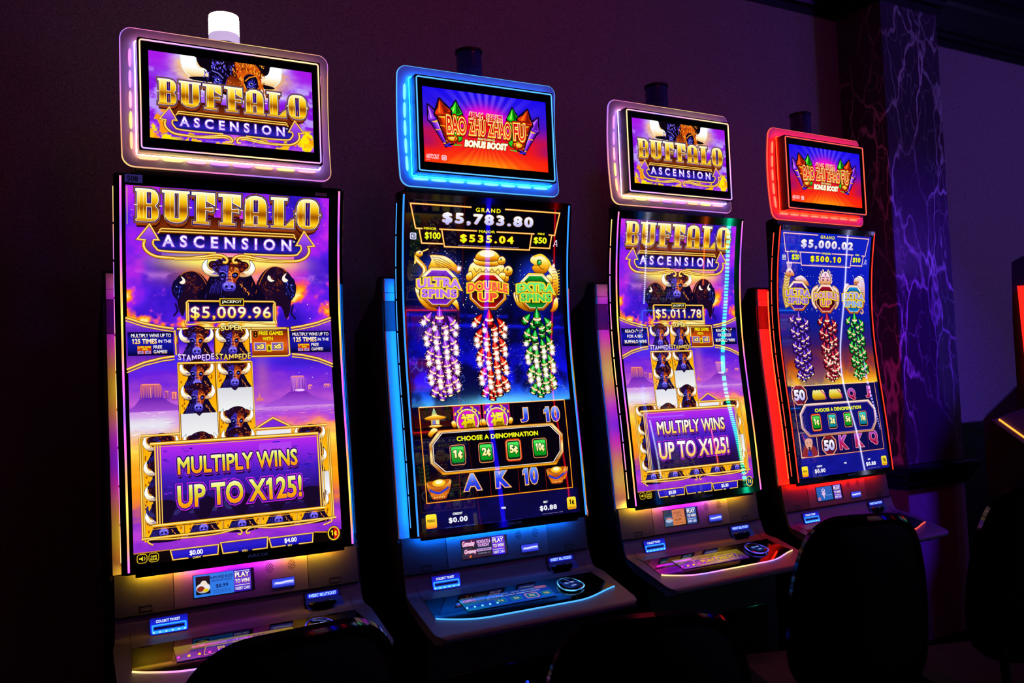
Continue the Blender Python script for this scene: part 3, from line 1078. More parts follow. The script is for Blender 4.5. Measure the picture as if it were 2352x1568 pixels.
def desert_main(mp, nr, parent, v=1):
    backdrop('main_screen', -314, 294, 1066, 2165, 3.125, mp, nr, desert_picture, parent)
    A = Art(mp, nr)
    r = random.Random(11)
    for k in range(60):
        x, z = r.uniform(-308, 288), r.choice([r.uniform(1990, 2160), r.uniform(1990, 2160), r.uniform(1520, 1640), r.uniform(1760, 1900)])
        A.ell(x, z, *([r.choice([.8, 1.2, 1.8])] * 2), r.choice(['#ffffff', '#ffe0a0', '#ff9a50', '#ffd0ff']), 6)
    if v == 1:
        A.line([(-310, 2160), (-310, 2052)], 2.2, '#c8a830')
    # buttes
    def butte(x0, x1, zb, zt, seed, c0, c1, c2):
        rr = random.Random(seed)
        w = x1 - x0
        A.poly([(x0, zb), (x0 + .04 * w, zt - 4), (x0 + .15 * w, zt), (x1 - .15 * w, zt - 1), (x1 - .06 * w, zt - 8), (x1, zb)], G(zb, zt, [(0, c0), (1, c1)]))
        for k in range(9):
            x = x0 + w * (.08 + .1 * k)
            A.line([(x, zb + 3), (x + rr.uniform(-2, 2), zt - rr.uniform(3, 12))], rr.uniform(1, 2.6), rr.choice([c2, c1, c0]))
        A.line([(x0 + .1 * w, zt - 3), (x1 - .15 * w, zt - 3)], 3, c2)
    A.poly([(-314, 1508), (-300, 1518), (-286, 1536), (-222, 1540), (-200, 1522), (-176, 1512), (-176, 1500), (-314, 1500)], G(1500, 1540, [(0, '#a048d0'), (1, '#6a1cb0')]))
    butte(-286, -221, 1537, 1582, 1, '#5a20b8', '#d86878', '#ff9a70')
    butte(-217, -204, 1534, 1560, 2, '#6a28b8', '#c05888', '#f08a80')
    butte(-199, -181, 1530, 1556, 5, '#8a30b8', '#e86a68', '#ff9a70')
    A.poly([(84, 1509), (120, 1520), (151, 1540), (208, 1540), (225, 1526), (262, 1512), (294, 1506), (294, 1496), (60, 1496)], G(1496, 1540, [(0, '#b058e0'), (1, '#7a20b8')]))
    butte(156, 207, 1539, 1592, 3, '#7a28c0', '#c870d8', '#ff9060')
    A.ell(186, 1545, 16, 4, '#f0c0ff')
    butte(213, 228, 1544, 1562, 4, '#8a30c8', '#e080b0', '#ff9a70')
    butte(262, 288, 1547, 1563, 6, '#8a30c8', '#e080b0', '#ff9a70')
    A.poly([(48, 1524), (55, 1528), (58, 1545), (62, 1528), (75, 1518), (48, 1515)], '#d87878')
    for k in range(40):
        x, z = r.uniform(45, 290), r.uniform(1440, 1505)
        A.line([(x, z), (x + r.uniform(6, 24), z + .6)], 1.1, r.choice(['#7a30b8', '#d080e0', '#ffb0a0']))
    for k in range(26):
        x, z = r.uniform(-312, -180), r.uniform(1430, 1500)
        A.line([(x, z), (x + r.uniform(6, 20), z + .6)], 1.0, r.choice(['#c8a0e0', '#ffffff', '#d0b8f0']))
    # three beasts above the jackpot box
    side_bison(A, -138, 1872, 104, 92, 1, 3)
    side_bison(A, 128, 1882, 118, 112, -1, 4)
    A.poly(smooth([(98, 1912), (96, 1900), (106, 1892), (118, 1896), (108, 1900), (105, 1908)], 3), '#fff4e0')
    A.poly(smooth([(-110, 1830), (-90, 1880), (-60, 1925), (30, 1925), (60, 1880), (82, 1830)], 3), '#0c0420')
    for k in range(30):
        x = r.uniform(-95, 60)
        z = r.uniform(1832, 1890)
        A.line([(x, z), (x + 3, z + 12)], 2, r.choice(['#281058', '#3a2aa0', '#180834']) if x < 0 else r.choice(['#a04010', '#e87818', '#280a20']))
    bison(A, -22, 1905, 160, 108, 5, 2)
    logo(A)
    # jackpot box
    A.rect(-140, 110, 1766, 1826, G(1766, 1826, [(0, '#06031a'), (.3, '#1a14a0'), (.6, '#100a60'), (1, '#04020c')]))
    A.gold([(-148, 1766), (-148, 1824), (-143, 1829), (113, 1829), (118, 1824), (118, 1766)], 7)
    A.gold([(-143, 1768), (-143, 1822)], 5)
    A.gold([(113, 1768), (113, 1822)], 5)
    A.gold(smooth([(-150, 1770), (-152, 1760), (-138, 1757), (-60, 1764), (-24, 1764), (-17, 1757), (-10, 1764), (30, 1764), (106, 1757), (120, 1760), (119, 1770)], 3, False), 6)
    A.rect(-52, 22, 1815, 1838, '#e8b818')
    A.rect(-49, 19, 1818, 1835, '#0c0c08')
    A.text('JACKPOT', -45, 15, 1821, 1832, '#fff8d0', bold=.03)
    amt = '$5,009.96' if v == 1 else '$5,011.78'
    A.text(amt, -137, 104, 1771, 1812, G(1773, 1810, [(0, '#ffd818'), (.45, '#ffe860'), (.5, '#fffbc0'), (1, '#fffde0')]), outs=((.06, '#a02878'), (.035, '#3a1060')), bold=.015, sp=1.12)
    # curved gold rails and lined shelf
    for s in (0, 1):
        def X(x):
            return x if s == 0 else -18 - (x + 12) + 10
        top = [(X(-318), 1778), (X(-270), 1761), (X(-220), 1750), (X(-186), 1745)]
        bot = [(X(-318), 1625), (X(-270), 1645), (X(-220), 1657), (X(-186), 1661)]
        A.poly(top + bot[::-1], G(1620, 1780, [(0, '#c040d8'), (.3, '#5a20c0'), (.75, '#6a28d0'), (1, '#a848f0')]))
        for k in range(30):
            x = X(-314 + k * 4.3)
            A.line([(x, 1735), (x, 1752)], .9, '#3a1890')
            A.line([(x, 1640), (x, 1664)], .9, '#3a1890')
        A.gold(top, 9)
        A.gold([(x, z - 9) for x, z in top], 5)
        A.gold(bot, 9)
        A.gold([(x, z - 9) for x, z in bot], 5)
    for x0, x1 in ((-314, -188), (160, 294)):
        A.rect(x0, x1, 1665, 1735, G(1665, 1735, [(0, '#020108'), (.3, '#10108a'), (.6, '#1414a8'), (1, '#020108')]))
        gg = [(0, '#ffc060'), (.5, '#ffffff'), (1, '#f8f0ff')]
        if v == 1:
            A.text('MULTIPLY WINS UP TO', x0 + 10, x1 - 6, 1719, 1730, G(1719, 1730, gg), bold=.02)
            A.text('125 TIMES', x0 + 12, x1 - 46, 1700, 1715, G(1700, 1715, [(0, '#ffb828'), (1, '#fffbe0')]), bold=.04)
            A.text('IN THE', x1 - 42, x1 - 6, 1702, 1712, G(1702, 1712, gg), bold=.02)
            A.text('FREE', x0 + 70, x0 + 94, 1685, 1695, G(1685, 1695, gg), bold=.02)
            A.text('GAMES!', x0 + 70, x0 + 108, 1671, 1681, G(1671, 1681, gg), bold=.02)
            A.rect(x0 + 26, x0 + 64, 1670, 1694, '#c83c08')
            A.text('FREE GAMES', x0 + 34, x0 + 63, 1688, 1693, '#ffe818', bold=.05)
            A.text('8', x0 + 26, x0 + 33, 1684, 1694, '#e8a030', bold=.04)
            A.text('WITH', x0 + 39, x0 + 54, 1681, 1686, '#ffe818', bold=.05)
            for a in (27, 47):
                A.rect(x0 + a, x0 + a + 15, 1670.5, 1679, '#b89ae8')
                A.text('x3', x0 + a + 3, x0 + a + 12, 1672, 1678, '#5a2808', bold=.05)
        else:
            A.text('REACH', x0 + 20, x0 + 70, 1717, 1730, G(1717, 1730, gg), bold=.02)
            bison(A, x0 + 92, 1723, 34, 24, 7, .3)
            t = 'FOR A BIG' if x0 < 0 else 'FOR A BIGGER'
            A.text(t, x0 + 28, x0 + 104, 1697, 1710, G(1697, 1710, gg), bold=.02)
            A.text('BUFFALO WIN!', x0 + 14, x0 + 122, 1675, 1689, G(1675, 1689, gg), bold=.02)
    # the two stampede tiles and the free games tile
    for x0, bg in ((-174, '#4a18d8'), (-68, '#ffae10')):
        A.rect(x0 - 3, x0 + 105, 1656, 1748, '#5a2c04')
        A.rect(x0, x0 + 102, 1660, 1742, G(1660, 1742, [(0, '#b050f0' if x0 < -100 else '#ffb010'), (.5, bg), (1, bg)]))
    A.rect(-178, 162, 1739, 1749, '#4a2204')
    for x0, x1 in ((-177, -70), (-68, 40), (42, 152)):
        A.gold([(x0, 1744), (x1, 1744)], 8)
    A.rect(42, 154, 1659, 1738, G(1659, 1738, [(0, '#7a2804'), (.4, '#e8600c'), (.7, '#b83c08'), (1, '#5a1c04')]))
    A.gold([(157, 1745), (159, 1660), (153, 1656), (40, 1656)], 7)
    A.gold([(-183, 1740), (-181, 1665)], 6)
    A.text('8', 46, 62, 1714, 1737, '#181008', outs=((.05, '#ff7a10'),), bold=.03)
    A.text('FREE GAMES', 64, 140, 1722, 1735, '#ffe810', outs=((.04, '#3a1000'),), bold=.04)
    A.text('WITH', 76, 108, 1705, 1717, '#ffe810', outs=((.04, '#3a1000'),), bold=.04)
    for x, t in ((50, 'x3'), (104, 'x5')):
        A.rect(x - 2, x + 36, 1673, 1700, '#f0d880')
        A.rect(x, x + 34, 1675, 1698, '#8a68d0')
        A.text(t, x + 5, x + 29, 1679, 1695, '#ffe878', outs=((.07, '#3a1408'),), bold=.06)
    A.rect(88, 102, 1670, 1692, '#e8d010')
    A.text('&', 90, 100, 1674, 1688, '#101004', bold=.03)
    bison(A, -122, 1702, 102, 92, 21, 1)
    bison(A, -16, 1702, 102, 92, 22, 1)

    def arc(x0, x1, k):
        def f(T):
            T = T.copy()
            t = (T[..., 0] - x0) / (x1 - x0)
            T[..., 1] -= k * 4 * t * (1 - t)
            return T
        return f
    A.text('SUPER', -50, 16, 1736, 1752, G(1736, 1752, [(0, '#ffc810'), (1, '#fff8a0')]), outs=((.07, '#4a1c04'),), bold=.03, warp=arc(-50, 16, -4))
    A.text('STAMPEDE', -176, -72, 1650, 1669, G(1650, 1669, [(0, '#d8c8ff'), (1, '#ffffff')]), outs=((.07, '#5a1898'),), bold=.012, sp=1.1, warp=arc(-176, -72, 5))
    A.text('STAMPEDE', -68, 37, 1650, 1669, G(1650, 1669, [(0, '#ffc810'), (1, '#fff8a0')]), outs=((.07, '#4a1c04'),), bold=.012, sp=1.1, warp=arc(-68, 37, 5))
    # reel columns
    cols = [(-178, 1642, '#f'), (-70, 1642, '#f')]

    def tile(x0, z1, kind, seed):
        z0 = z1 - 76
        if kind == 'w':
            A.rect(x0, x0 + 104, z0, z1, G(z0, z1, [(0, '#f4f4f4'), (1, '#dcdce4')]))
        else:
            A.rect(x0, x0 + 104, z0, z1, G(z0, z1, [(0, '#ffc010'), (.5, '#ffb008'), (1, '#ff9a10')]))
            rr = random.Random(seed)
            for k in range(6):
                xx = x0 + rr.choice([8, 12, 90, 96]) + rr.uniform(-4, 4)
                zz = z0 + rr.uniform(6, 50)
                A.line([(xx, zz), (xx, zz + 7)], 4, '#a85404')
            bison(A, x0 + 52, z0 + 42, 100, 88, seed, .8)
    A.rect(-180, -68, 1180, 1642, '#6a3604')
    A.rect(-70, 40, 1180, 1642, '#6a3604')
    for i, k in enumerate('bbwb'):
        pass
    tile(-174, 1416, 'b', 31)
    A.rect(-174, -70, 1415, 1490, '#e8e8ee')
    tile(-175, 1565, 'b', 32)
    tile(-176, 1636, 'b', 33)
    tile(-175, 1564, 'b', 32)
    A.rect(-173, -71, 1414, 1488, G(1414, 1488, [(0, '#f4f4f4'), (1, '#e0e0e8')]))
    A.poly(smooth([(-130, 1489), (-114, 1489), (-118, 1483), (-122, 1480), (-126, 1483)], 3), '#281038')
    tile(-66, 1636, 'b', 34)
    A.rect(-66, 38, 1490, 1561, G(1490, 1561, [(0, '#f4f4f4'), (1, '#d8d8e0')]))
    A.poly(smooth([(-24, 1562), (-6, 1562), (-10, 1555), (-14, 1552), (-20, 1555)], 3), '#281038')
    tile(-64, 1488, 'b', 35)
    for x in (-178, -68, 40):
        A.gold([(x, 1640), (x + 2, 1180)], 3.6)
    A.gold([(-178, 1640), (-70, 1640)], 8)
    A.gold([(-68, 1640), (38, 1640)], 8)
    # lower grid of symbols, framed
    A.rect(-286, -180, 1136, 1424, '#ffae10')
    A.rect(42, 268, 1136, 1420, '#ffae10')
    A.rect(-178, 40, 1136, 1416, '#c87808')
    for k in range(4):
        tile(-284, 1420 - k * 72, 'b', 40 + k)
    tile(-174, 1418, 'b', 44)
    tile(-64, 1424, 'b', 45)
    A.rect(44, 150, 1340, 1424, '#ececf4')
    tile(158, 1420, 'b', 46)
    tile(158, 1348, 'b', 47)
    A.rect(158, 266, 1212, 1284, G(1212, 1284, [(0, '#ffffff'), (1, '#dcdce4')]))
    tile(158, 1214, 'b', 48)
    for k in range(5):
        tile(-284 + k * 110, 1208, 'b', 50 + k)
    for x in (-178, -68, 42, 154):
        A.gold([(x, 1424), (x, 1136)], 3.6)
    A.gold([(-289, 1426), (-289, 1136)], 6)
    A.gold([(-283, 1424), (-283, 1136)], 4)
    A.gold([(271, 1418), (271, 1134)], 6)
    A.gold([(265, 1418), (265, 1134)], 4)
    A.gold([(-286, 1430), (-178, 1430)], 8)
    A.gold([(154, 1430), (266, 1430)], 8)
    A.poly([(40, 1428), (96, 1458), (152, 1428)], '#7a28d8')
    A.gold([(38, 1430), (96, 1462), (154, 1430)], 8)
    A.gold([(38, 1430), (154, 1430)], 8)
    A.gold([(-292, 1137), (278, 1137)], 9)
    A.gold(smooth([(-262, 1118), (-274, 1126), (-268, 1134), (-200, 1129), (-90, 1128), (-30, 1136), (-14, 1128), (-18, 1119), (-26, 1122)], 4, False), 6)
    A.gold(smooth([(236, 1118), (262, 1126), (254, 1136), (190, 1129), (80, 1128), (20, 1136), (0, 1128), (2, 1119), (10, 1122)], 4, False), 6)
    # pop up panel
    A.rect(-252, 240, 1168, 1404, G(1168, 1404, [(0, '#16062c'), (.2, '#22083c'), (.32, '#2a0c70'), (.6, '#4a1cd0' if v > 1 else '#3c18c0'), (.8, '#8a20e8'), (1, '#c828f0')]))
    rr = random.Random(5)
    for k in range(0, 74):
        z = 1176 + k * 3.05
        A.line([(-238, z), (222, z)], .7, G(1168, 1404, [(0, '#2a1050'), (.4, '#3c20a0'), (1, '#a030f0')]))
    if v == 1:
        for k in range(5):
            cx = -230 + k * 108
            for s in (-1, 1):
                A.poly(smooth([(cx + s * 20, 1200), (cx + s * 34, 1196), (cx + s * 46, 1206), (cx + s * 48, 1222), (cx + s * 42, 1230), (cx + s * 40, 1214), (cx + s * 28, 1208)], 3), '#30286a')
            A.poly(smooth([(cx - 34, 1225), (cx - 20, 1240), (cx + 20, 1240), (cx + 34, 1225), (cx + 20, 1190), (cx, 1168), (cx - 20, 1190)], 3), '#180828')
        for k in range(90):
            x, z = rr.uniform(-235, 215), rr.uniform(1240, 1390)
            A.line([(x, z), (x + rr.uniform(4, 22), z)], rr.uniform(1, 4), rr.choice(['#2a18c8', '#5020c8', '#8a28e8', '#1c1090']))
        A.rect(48, 148, 1330, 1385, '#b040f0')
    for a in ([(-262, 1405), (236, 1405)], [(-262, 1171), (245, 1171)]):
        A.gold([(x, z) for x, z in a], 12)
        A.line([(x, z - 9) for x, z in a], 2, '#e8a020')
    for x in (-249, 232):
        A.gold([(x, 1400), (x, 1176)], 6)
        A.gold([(x + 7, 1400), (x + 7, 1176)], 5)
        A.gold([(x + 14, 1400), (x + 14, 1176)], 4)
    gg = [(0, '#f88808'), (.35, '#ffb810'), (.5, '#d8c830'), (.8, '#f0f060'), (1, '#fffbc8')]
    if v > 1:
        gg = [(0, '#ffb830'), (.4, '#ffe890'), (.7, '#fff0e0'), (1, '#fff8ff')]
    A.text('MULTIPLY WINS', -186, 167, 1303, 1357, '#1c0838', outs=((.06, '#1c0838'),), bold=.01)
    A.text('MULTIPLY WINS', -189, 165, 1310, 1362, G(1310, 1362, gg), outs=((.095, '#c030e0'), (.07, '#2a0c78')), bold=.028)
    A.text('UP TO X125!', -189, 176, 1205, 1272, '#1c0838', outs=((.06, '#1c0838'),), bold=.01)
    A.text('UP TO X125!', -192, 174, 1212, 1280, G(1212, 1280, gg), outs=((.075, '#d828e8'), (.05, '#3a1090')), bold=.028)
    # foot bar
    A.line([(-314, 1099), (-218, 1099)], 3, '#c88410')
    A.line([(206, 1099), (250, 1094)], 3, '#e8a010')
    for x0, x1, zc in ((-216, -82, 1097), (-76, 62, 1101), (66, 202, 1097)):
        A.poly([(x0 + 6, 1069), (x1 - 4, 1069), (x1, zc), (x0, zc)], G(1069, zc, [(0, '#1410a0'), (.5, '#2a1cd0'), (1, '#3a20b8')]))
        A.gold([(x0 + (x1 - x0) * .36, 1069), (x0 + 6, 1069), (x0, zc), (x1, zc), (x1 - 3, 1069), (x1 - (x1 - x0) * .34, 1069)], 5)
    b = '$4.00' if v == 1 else '$5.00'
    A.text('$0.00', -164, -127, 1074, 1090, '#ffffff', bold=.03)
    A.text(b, 112, 150, 1075, 1091, '#ffffff', bold=.03)
    A.text('CREDIT', -156, -132, 1065.5, 1071, '#ffe060', bold=.02)
    A.text('WIN', -16, 0, 1066, 1073, '#ffd040', bold=.02)
    A.text('BET', 122, 136, 1066, 1071, '#ffe060', bold=.02)
    for x in (-292, -261):
        A.poly(rrect(x - 14, x + 14, 1070, 1096, 8), '#050302')
        A.line(rrect(x - 13, x + 13, 1071, 1095, 8), 1.8, '#e8c020', True)
    A.poly([(-300, 1081), (-295, 1081), (-290, 1076), (-290, 1090), (-295, 1085), (-300, 1085)], '#f0d830')
    A.line([(-286, 1078), (-284, 1083), (-286, 1088)], 1.6, '#f0d830')
    A.text('GAME', -269, -253, 1083, 1089, '#f0d830', bold=.03)
    A.text('RULES', -270, -252, 1075, 1081, '#f0d830', bold=.03)
    A.ell(268, 1088, 21, 23, '#3a1604', 28)
    A.ell(268, 1088, 19.5, 21.5, '#f8c810', 28)
    A.ell(268, 1088, 17, 19, '#fff080', 28)
    A.ell(268, 1088, 16, 18, '#180c04' if v == 1 else '#083070', 28)
    if v == 1:
        A.poly([(268, 1070), (280, 1076), (284, 1088), (280, 1100), (268, 1106)], '#d81010')
    A.text('1¢', 259, 278, 1079, 1098, '#ffe020', bold=.03)
    return A.build('screen_artwork', parent)


# ---------------------------------------------------------------- artwork: firecracker game
GOLDM = [(0, '#8a3c00'), (.25, '#e88a08'), (.5, '#ffc828'), (.7, '#fff080'), (.85, '#fffad0'), (1, '#ffd040')]


def burst_picture(X, Z):
    cx, cz = -10, 2425
    a = np.arctan2(Z - cz, X - cx)
    d = np.hypot((X - cx) * .8, Z - cz)
    ray = sstep(-.15, .15, np.sin(a * 30))
    sky = ramp(np.clip((Z - 2310) / 264, 0, 1), [(0, '#ff2008'), (.35, '#f01020'), (.5, '#8a10a0'), (.62, '#4a10c0'), (.8, '#2a14e0'), (1, '#1808f0')])
    sky = mixc(sky, '#6a50ff', ray * sstep(2450, 2500, Z) * np.exp(-((X + 10) / 140) ** 2) * .75)
    sky = mixc(sky, '#ff08c8', np.exp(-((d - 72) / 34) ** 2) * sstep(2400, 2450, Z))
    sky = mixc(sky, '#ff0818', sstep(74, 56, d) * sstep(2420, 2440, Z))
    g = np.exp(-((Z - 2300) / 42) ** 2) * np.exp(-((X + 10) / 150) ** 2)
    sky = mixc(sky, '#ffc010', g * (.75 + .25 * ray))
    sky = mixc(sky, '#ff6a10', sstep(2440, 2320, Z) * np.exp(-((X + 10) / 90) ** 2) * .5 * ray)
    sky = mixc(sky, '#a01070', sstep(150, 245, np.abs(X)) * sstep(2440, 2390, Z) * sstep(2340, 2380, Z) * .8)
    return sky


def rocket(A, x, z, L, wd, ang, c, seed=0):
    """fat firework: cone, rolled cap, body; leaning by ang"""
    ca, sa = math.cos(ang), math.sin(ang)

    def P(pts):
        return [(x + a * ca + b * sa, z - a * sa + b * ca) for a, b in pts]
    d, m, l = c
    h = wd / 2
    s = L * .70
    A.poly(smooth(P([(-h * 1.45, s), (-h * 1.2, s - 14), (-h * .8, 10), (-h * .7, -5), (h * .7, -5), (h * .8, 10), (h * 1.2, s - 14), (h * 1.45, s), (h * .5, L - 8), (0, L + 8), (-h * .5, L - 8)]), 2), '#0c0420')
    for a0, a1, cc in ((-1, -.55, d), (-.55, -.1, m), (-.1, .25, l), (.25, .7, m), (.7, 1, d)):
        A.poly(P([(h * .62 * a0, 0), (h * .62 * a1, 0), (h * a1, s), (h * a0, s)]), cc)
    A.line(P([(-h * .88, s * .62), (0, s * .55), (h * .88, s * .62)]), 4, '#ffa010')
    A.line(P([(-h * .7, s * .12), (0, s * .05), (h * .7, s * .12)]), 4, '#ffb010')
    A.poly(smooth(P([(-h * 1.2, s), (-h * .8, s - 12), (0, s - 16), (h * .8, s - 12), (h * 1.2, s), (h * .8, s + 10), (-h * .8, s + 10)]), 3), d)
    A.poly(smooth(P([(-h * .8, s - 9), (0, s - 13), (h * .8, s - 9), (h * .5, s - 16), (0, s - 19), (-h * .5, s - 16)]), 3), '#ffc030')
    A.poly(smooth(P([(-h * 1.2, s + 3), (-h * .5, s - 5), (h * .5, s - 5), (h * 1.2, s + 3), (h * .5, s + 22), (0, L), (-h * .5, s + 22)]), 2), m)
    A.poly(P([(h * .1, s - 4), (h * 1.05, s + 3), (h * .45, s + 22), (0, L)]), d)
    A.poly(P([(-h * .7, s + 3), (-h * .35, s), (-h * .05, L - 6)]), l)


def burst_top(mp, nr, parent):
    backdrop('sign_screen', -249, 241, 2308, 2570, 2.6, mp, nr, burst_picture, parent, 0)
    A = Art(mp, nr, grid=0)
    V = ('#5a10b0', '#9a38f0', '#d890ff')
    O = ('#8a1404', '#e83808', '#ff7a18')
    Gn = ('#0a6008', '#20d018', '#a0ff60')
    for s in (1, -1):
        def X(x):
            return -12 + s * (x + 12)
        rocket(A, X(-158), 2374, 150, 40, -.5 * s, V)
        rocket(A, X(-132), 2396, 134, 42, .06 * s, Gn)
        rocket(A, X(-146), 2380, 156, 52, -.26 * s, O)
        A.ell(X(-128), 2400, 26, 15, '#0c4808')
        A.ell(X(-128), 2402, 23, 12, '#28c820')
        A.ell(X(-142), 2396, 25, 15, '#8a1404')
        A.ell(X(-142), 2399, 18, 10, '#f8a810')
        A.ell(X(-142), 2399, 10, 5, '#ffd860')
        A.line([(X(-130), 2402), (X(-136), 2384), (X(-132), 2372)], 5, '#d01808')
        A.line([(X(-152), 2380), (X(-168), 2370), (X(-146), 2369)], 5, '#3a28e0')
        A.line([(X(-128), 2380), (X(-136), 2374), (X(-108), 2378)], 4, '#18c828')

    def warp(T):
        T = T.copy()
        t = (T[..., 0] + 7) / 160
        k = 1 + .2 * t * t
        T[..., 1] = 2447 + (T[..., 1] - 2447) * k
        return T
    for nm, a, b in (('BAO', -163, -86), ('ZHU', -78, -11), ('ZHAO', -3, 92), ('FU', 100, 151)):
        A.text(nm, a + 2, b - 2, 2419, 2473, G(2412, 2482, [(0, '#ff4a08'), (.5, '#e81808'), (1, '#c80c08')]),
               outs=((.14, '#2a0404'), (.115, '#c81808'), (.06, '#ffe818'), (.022, '#fffbd0')), bold=.02, warp=warp)
    A.text('爆竹招福', -74, 57, 2474, 2500, '#e01010', outs=((.06, '#fff0c0'),), bold=.0, sp=1.12)
    A.text('爆竹招福', -74, 57, 2474, 2500, '#e01010', bold=.008, sp=1.12)
    A.text('FEATURING', -43, 24, 2402, 2410, '#fff8a0', outs=((.05, '#180404'),), bold=.03)
    A.text('BONUS BOOST', -96, 75, 2374, 2398, '#ffffff', outs=((.10, '#0c0404'), (.05, '#ffe070')), bold=.04, shear=.2)
    A.text('ARISTOCRAT', -243, -195, 2320, 2336, '#ffd8e0', bold=.02)
    A.text('GAMES', -243, -230, 2314, 2317, '#ffd8e0')
    A.poly(rrect(-185, -167, 2318, 2336, 4), '#ffe0e8')
    A.line([(-171, 2332), (-181, 2332), (-181, 2322), (-171, 2322), (-171, 2328), (-176, 2328)], 2.2, '#e02030')
    return A.build('sign_artwork', parent)


def cavern_picture(alt):
    def f(X, Z):
        n = fbm(X, Z, 130, 31)
        n2 = fbm(X, Z * 1.6, 50, 32)
        if not alt:
            I = ramp(np.clip((Z - 1465) / 420, 0, 1), [(0, '#50c8ff'), (.1, '#1c58f8'), (.22, '#1010f8'), (.5, '#0808a8'), (.8, '#040450'), (1, '#020210')])
            I = mixc(I, '#04041c', sstep(.42, .62, n) * .8)
            I = mixc(I, '#70d8ff', np.exp(-((Z - 1470) / 26) ** 2) * np.exp(-((X + 5) / 160) ** 2))
            band = np.exp(-((Z - 1745 + X * .02) / 7) ** 2) + np.exp(-((Z - 1780 + X * .02) / 6) ** 2) * .8
            I = mixc(I, '#1418ff', np.clip(band, 0, 1) * sstep(.35, .5, n2) * .8)
            crk = np.exp(-((fbm(X, Z, 70, 35, 3) - .5) / .008) ** 2) * sstep(1720, 1560, Z)
            I = mixc(I, '#6a90ff', crk * .7)
            halo = np.zeros_like(X)
            for cx in (-190, -8, 195):
                halo = np.maximum(halo, np.exp(-(np.hypot(X - cx, (Z - 1900) * .9) / 88) ** 4))
            I = mixc(I, '#1838f0', halo * .85)
            I = mixc(I, '#020108', sstep(1990, 2030, Z))
        else:  # blue haze of mirrored screens is painted into this picture
            I = ramp(np.clip((Z - 1465) / 420, 0, 1), [(0, '#ffd830'), (.1, '#e88818'), (.25, '#a83818'), (.45, '#3a1860'), (.7, '#081c8a'), (1, '#0818a8')])
            I = mixc(I, '#2010a0', sstep(.4, .7, n) * .5)
            I = mixc(I, '#0a1cc8', sstep(-80, 40, X - (Z - 1600) * .1) * sstep(1700, 1900, Z) * .7)
            I = mixc(I, '#1020c0', sstep(2000, 2030, Z))
        lowc = '#06020e' if not alt else '#0a0a60'
        I = mixc(I, lowc, sstep(1471, 1468, Z))
        I = mixc(I, '#0c0a58' if not alt else '#1418a0', sstep(1149, 1146, Z) * (.4 + .6 * n2))
        I = mixc(I, '#030108' if not alt else '#060838', sstep(285, 312, np.abs(X)) * .8 * sstep(1480, 1460, Z))
        return I
    return f


def octagon(cx, cz, rx, rz):
    k = .42
    return [(cx - rx * k, cz + rz), (cx + rx * k, cz + rz), (cx + rx, cz + rz * k), (cx + rx, cz - rz * k), (cx + rx * k, cz - rz), (cx - rx * k, cz - rz), (cx - rx, cz - rz * k), (cx - rx, cz + rz * k)]


def cracker(A, x, z, ang, L, wd, c, spark, r):
    """one banger: pointed top tucked under its neighbours, banded foot; ang from straight down"""
    ca, sa = math.cos(ang), math.sin(ang)
    d, m, l = c

    def P(pts):
        return [(x + a * ca - b * sa, z - a * sa - b * ca) for a, b in pts]
    h = wd / 2
    A.poly(P([(-h * .12, -3), (h * .12, -3), (h * 1.15, L * .45), (h * 1.25, L + 3), (-h * 1.25, L + 3), (-h * 1.15, L * .45)]), '#050110')
    for a0, a1, cc in ((-1, -.6, d), (-.6, -.15, m), (-.15, .2, l), (.2, .65, m), (.65, 1, d)):
        A.poly(P([(h * .06 * a0, 0), (h * .06 * a1, 0), (h * a1, L * .42), (h * a1, L), (h * a0, L), (h * a0, L * .42)]), cc)
    bow = [(-h * 1.04, L * .60), (-h * .45, L * .665), (h * .45, L * .665), (h * 1.04, L * .60)]
    A.line(P(bow), L * .17, '#d87810')
    A.line(P([(a, b + L * .012) for a, b in bow]), L * .10, '#fff4d8')
    A.poly(smooth(P([(-h, L), (0, L + h * .5), (h, L), (0, L - h * .45)]), 3), '#14060c')
    if spark:
        sx, sz = P([(0, L + 2)])[0]
        sparkle(A, sx, sz, wd * .55, r)
    else:
        A.poly(smooth(P([(-h * .7, L), (0, L + h * .3), (h * .7, L), (0, L - h * .25)]), 3), '#fff0b0' if spark is None else d)


def sparkle(A, x, z, s, r):
    n = 13
    pts = []
    for i in range(n * 2):
        a = PI * i / n + r.uniform(-.1, .1)
        q = s * (r.uniform(.85, 1.35) if i % 2 else .5)
        pts.append((x + q * math.cos(a), z + q * math.sin(a)))
    A.poly(pts, '#ffb060')
    A.poly([(x + (a - x) * .84, z + (b - z) * .84) for a, b in pts], '#ffffff')
    A.ell(x, z, s * .5, s * .5, '#ffffff', 10)
    for k in range(7):
        a = r.uniform(0, 2 * PI)
        q = s * r.uniform(1.1, 1.9)
        A.ell(x + q * math.cos(a), z + q * math.sin(a), s * .07, s * .07, r.choice(['#ffd0a0', '#ffffff', '#ff9a60']), 4)


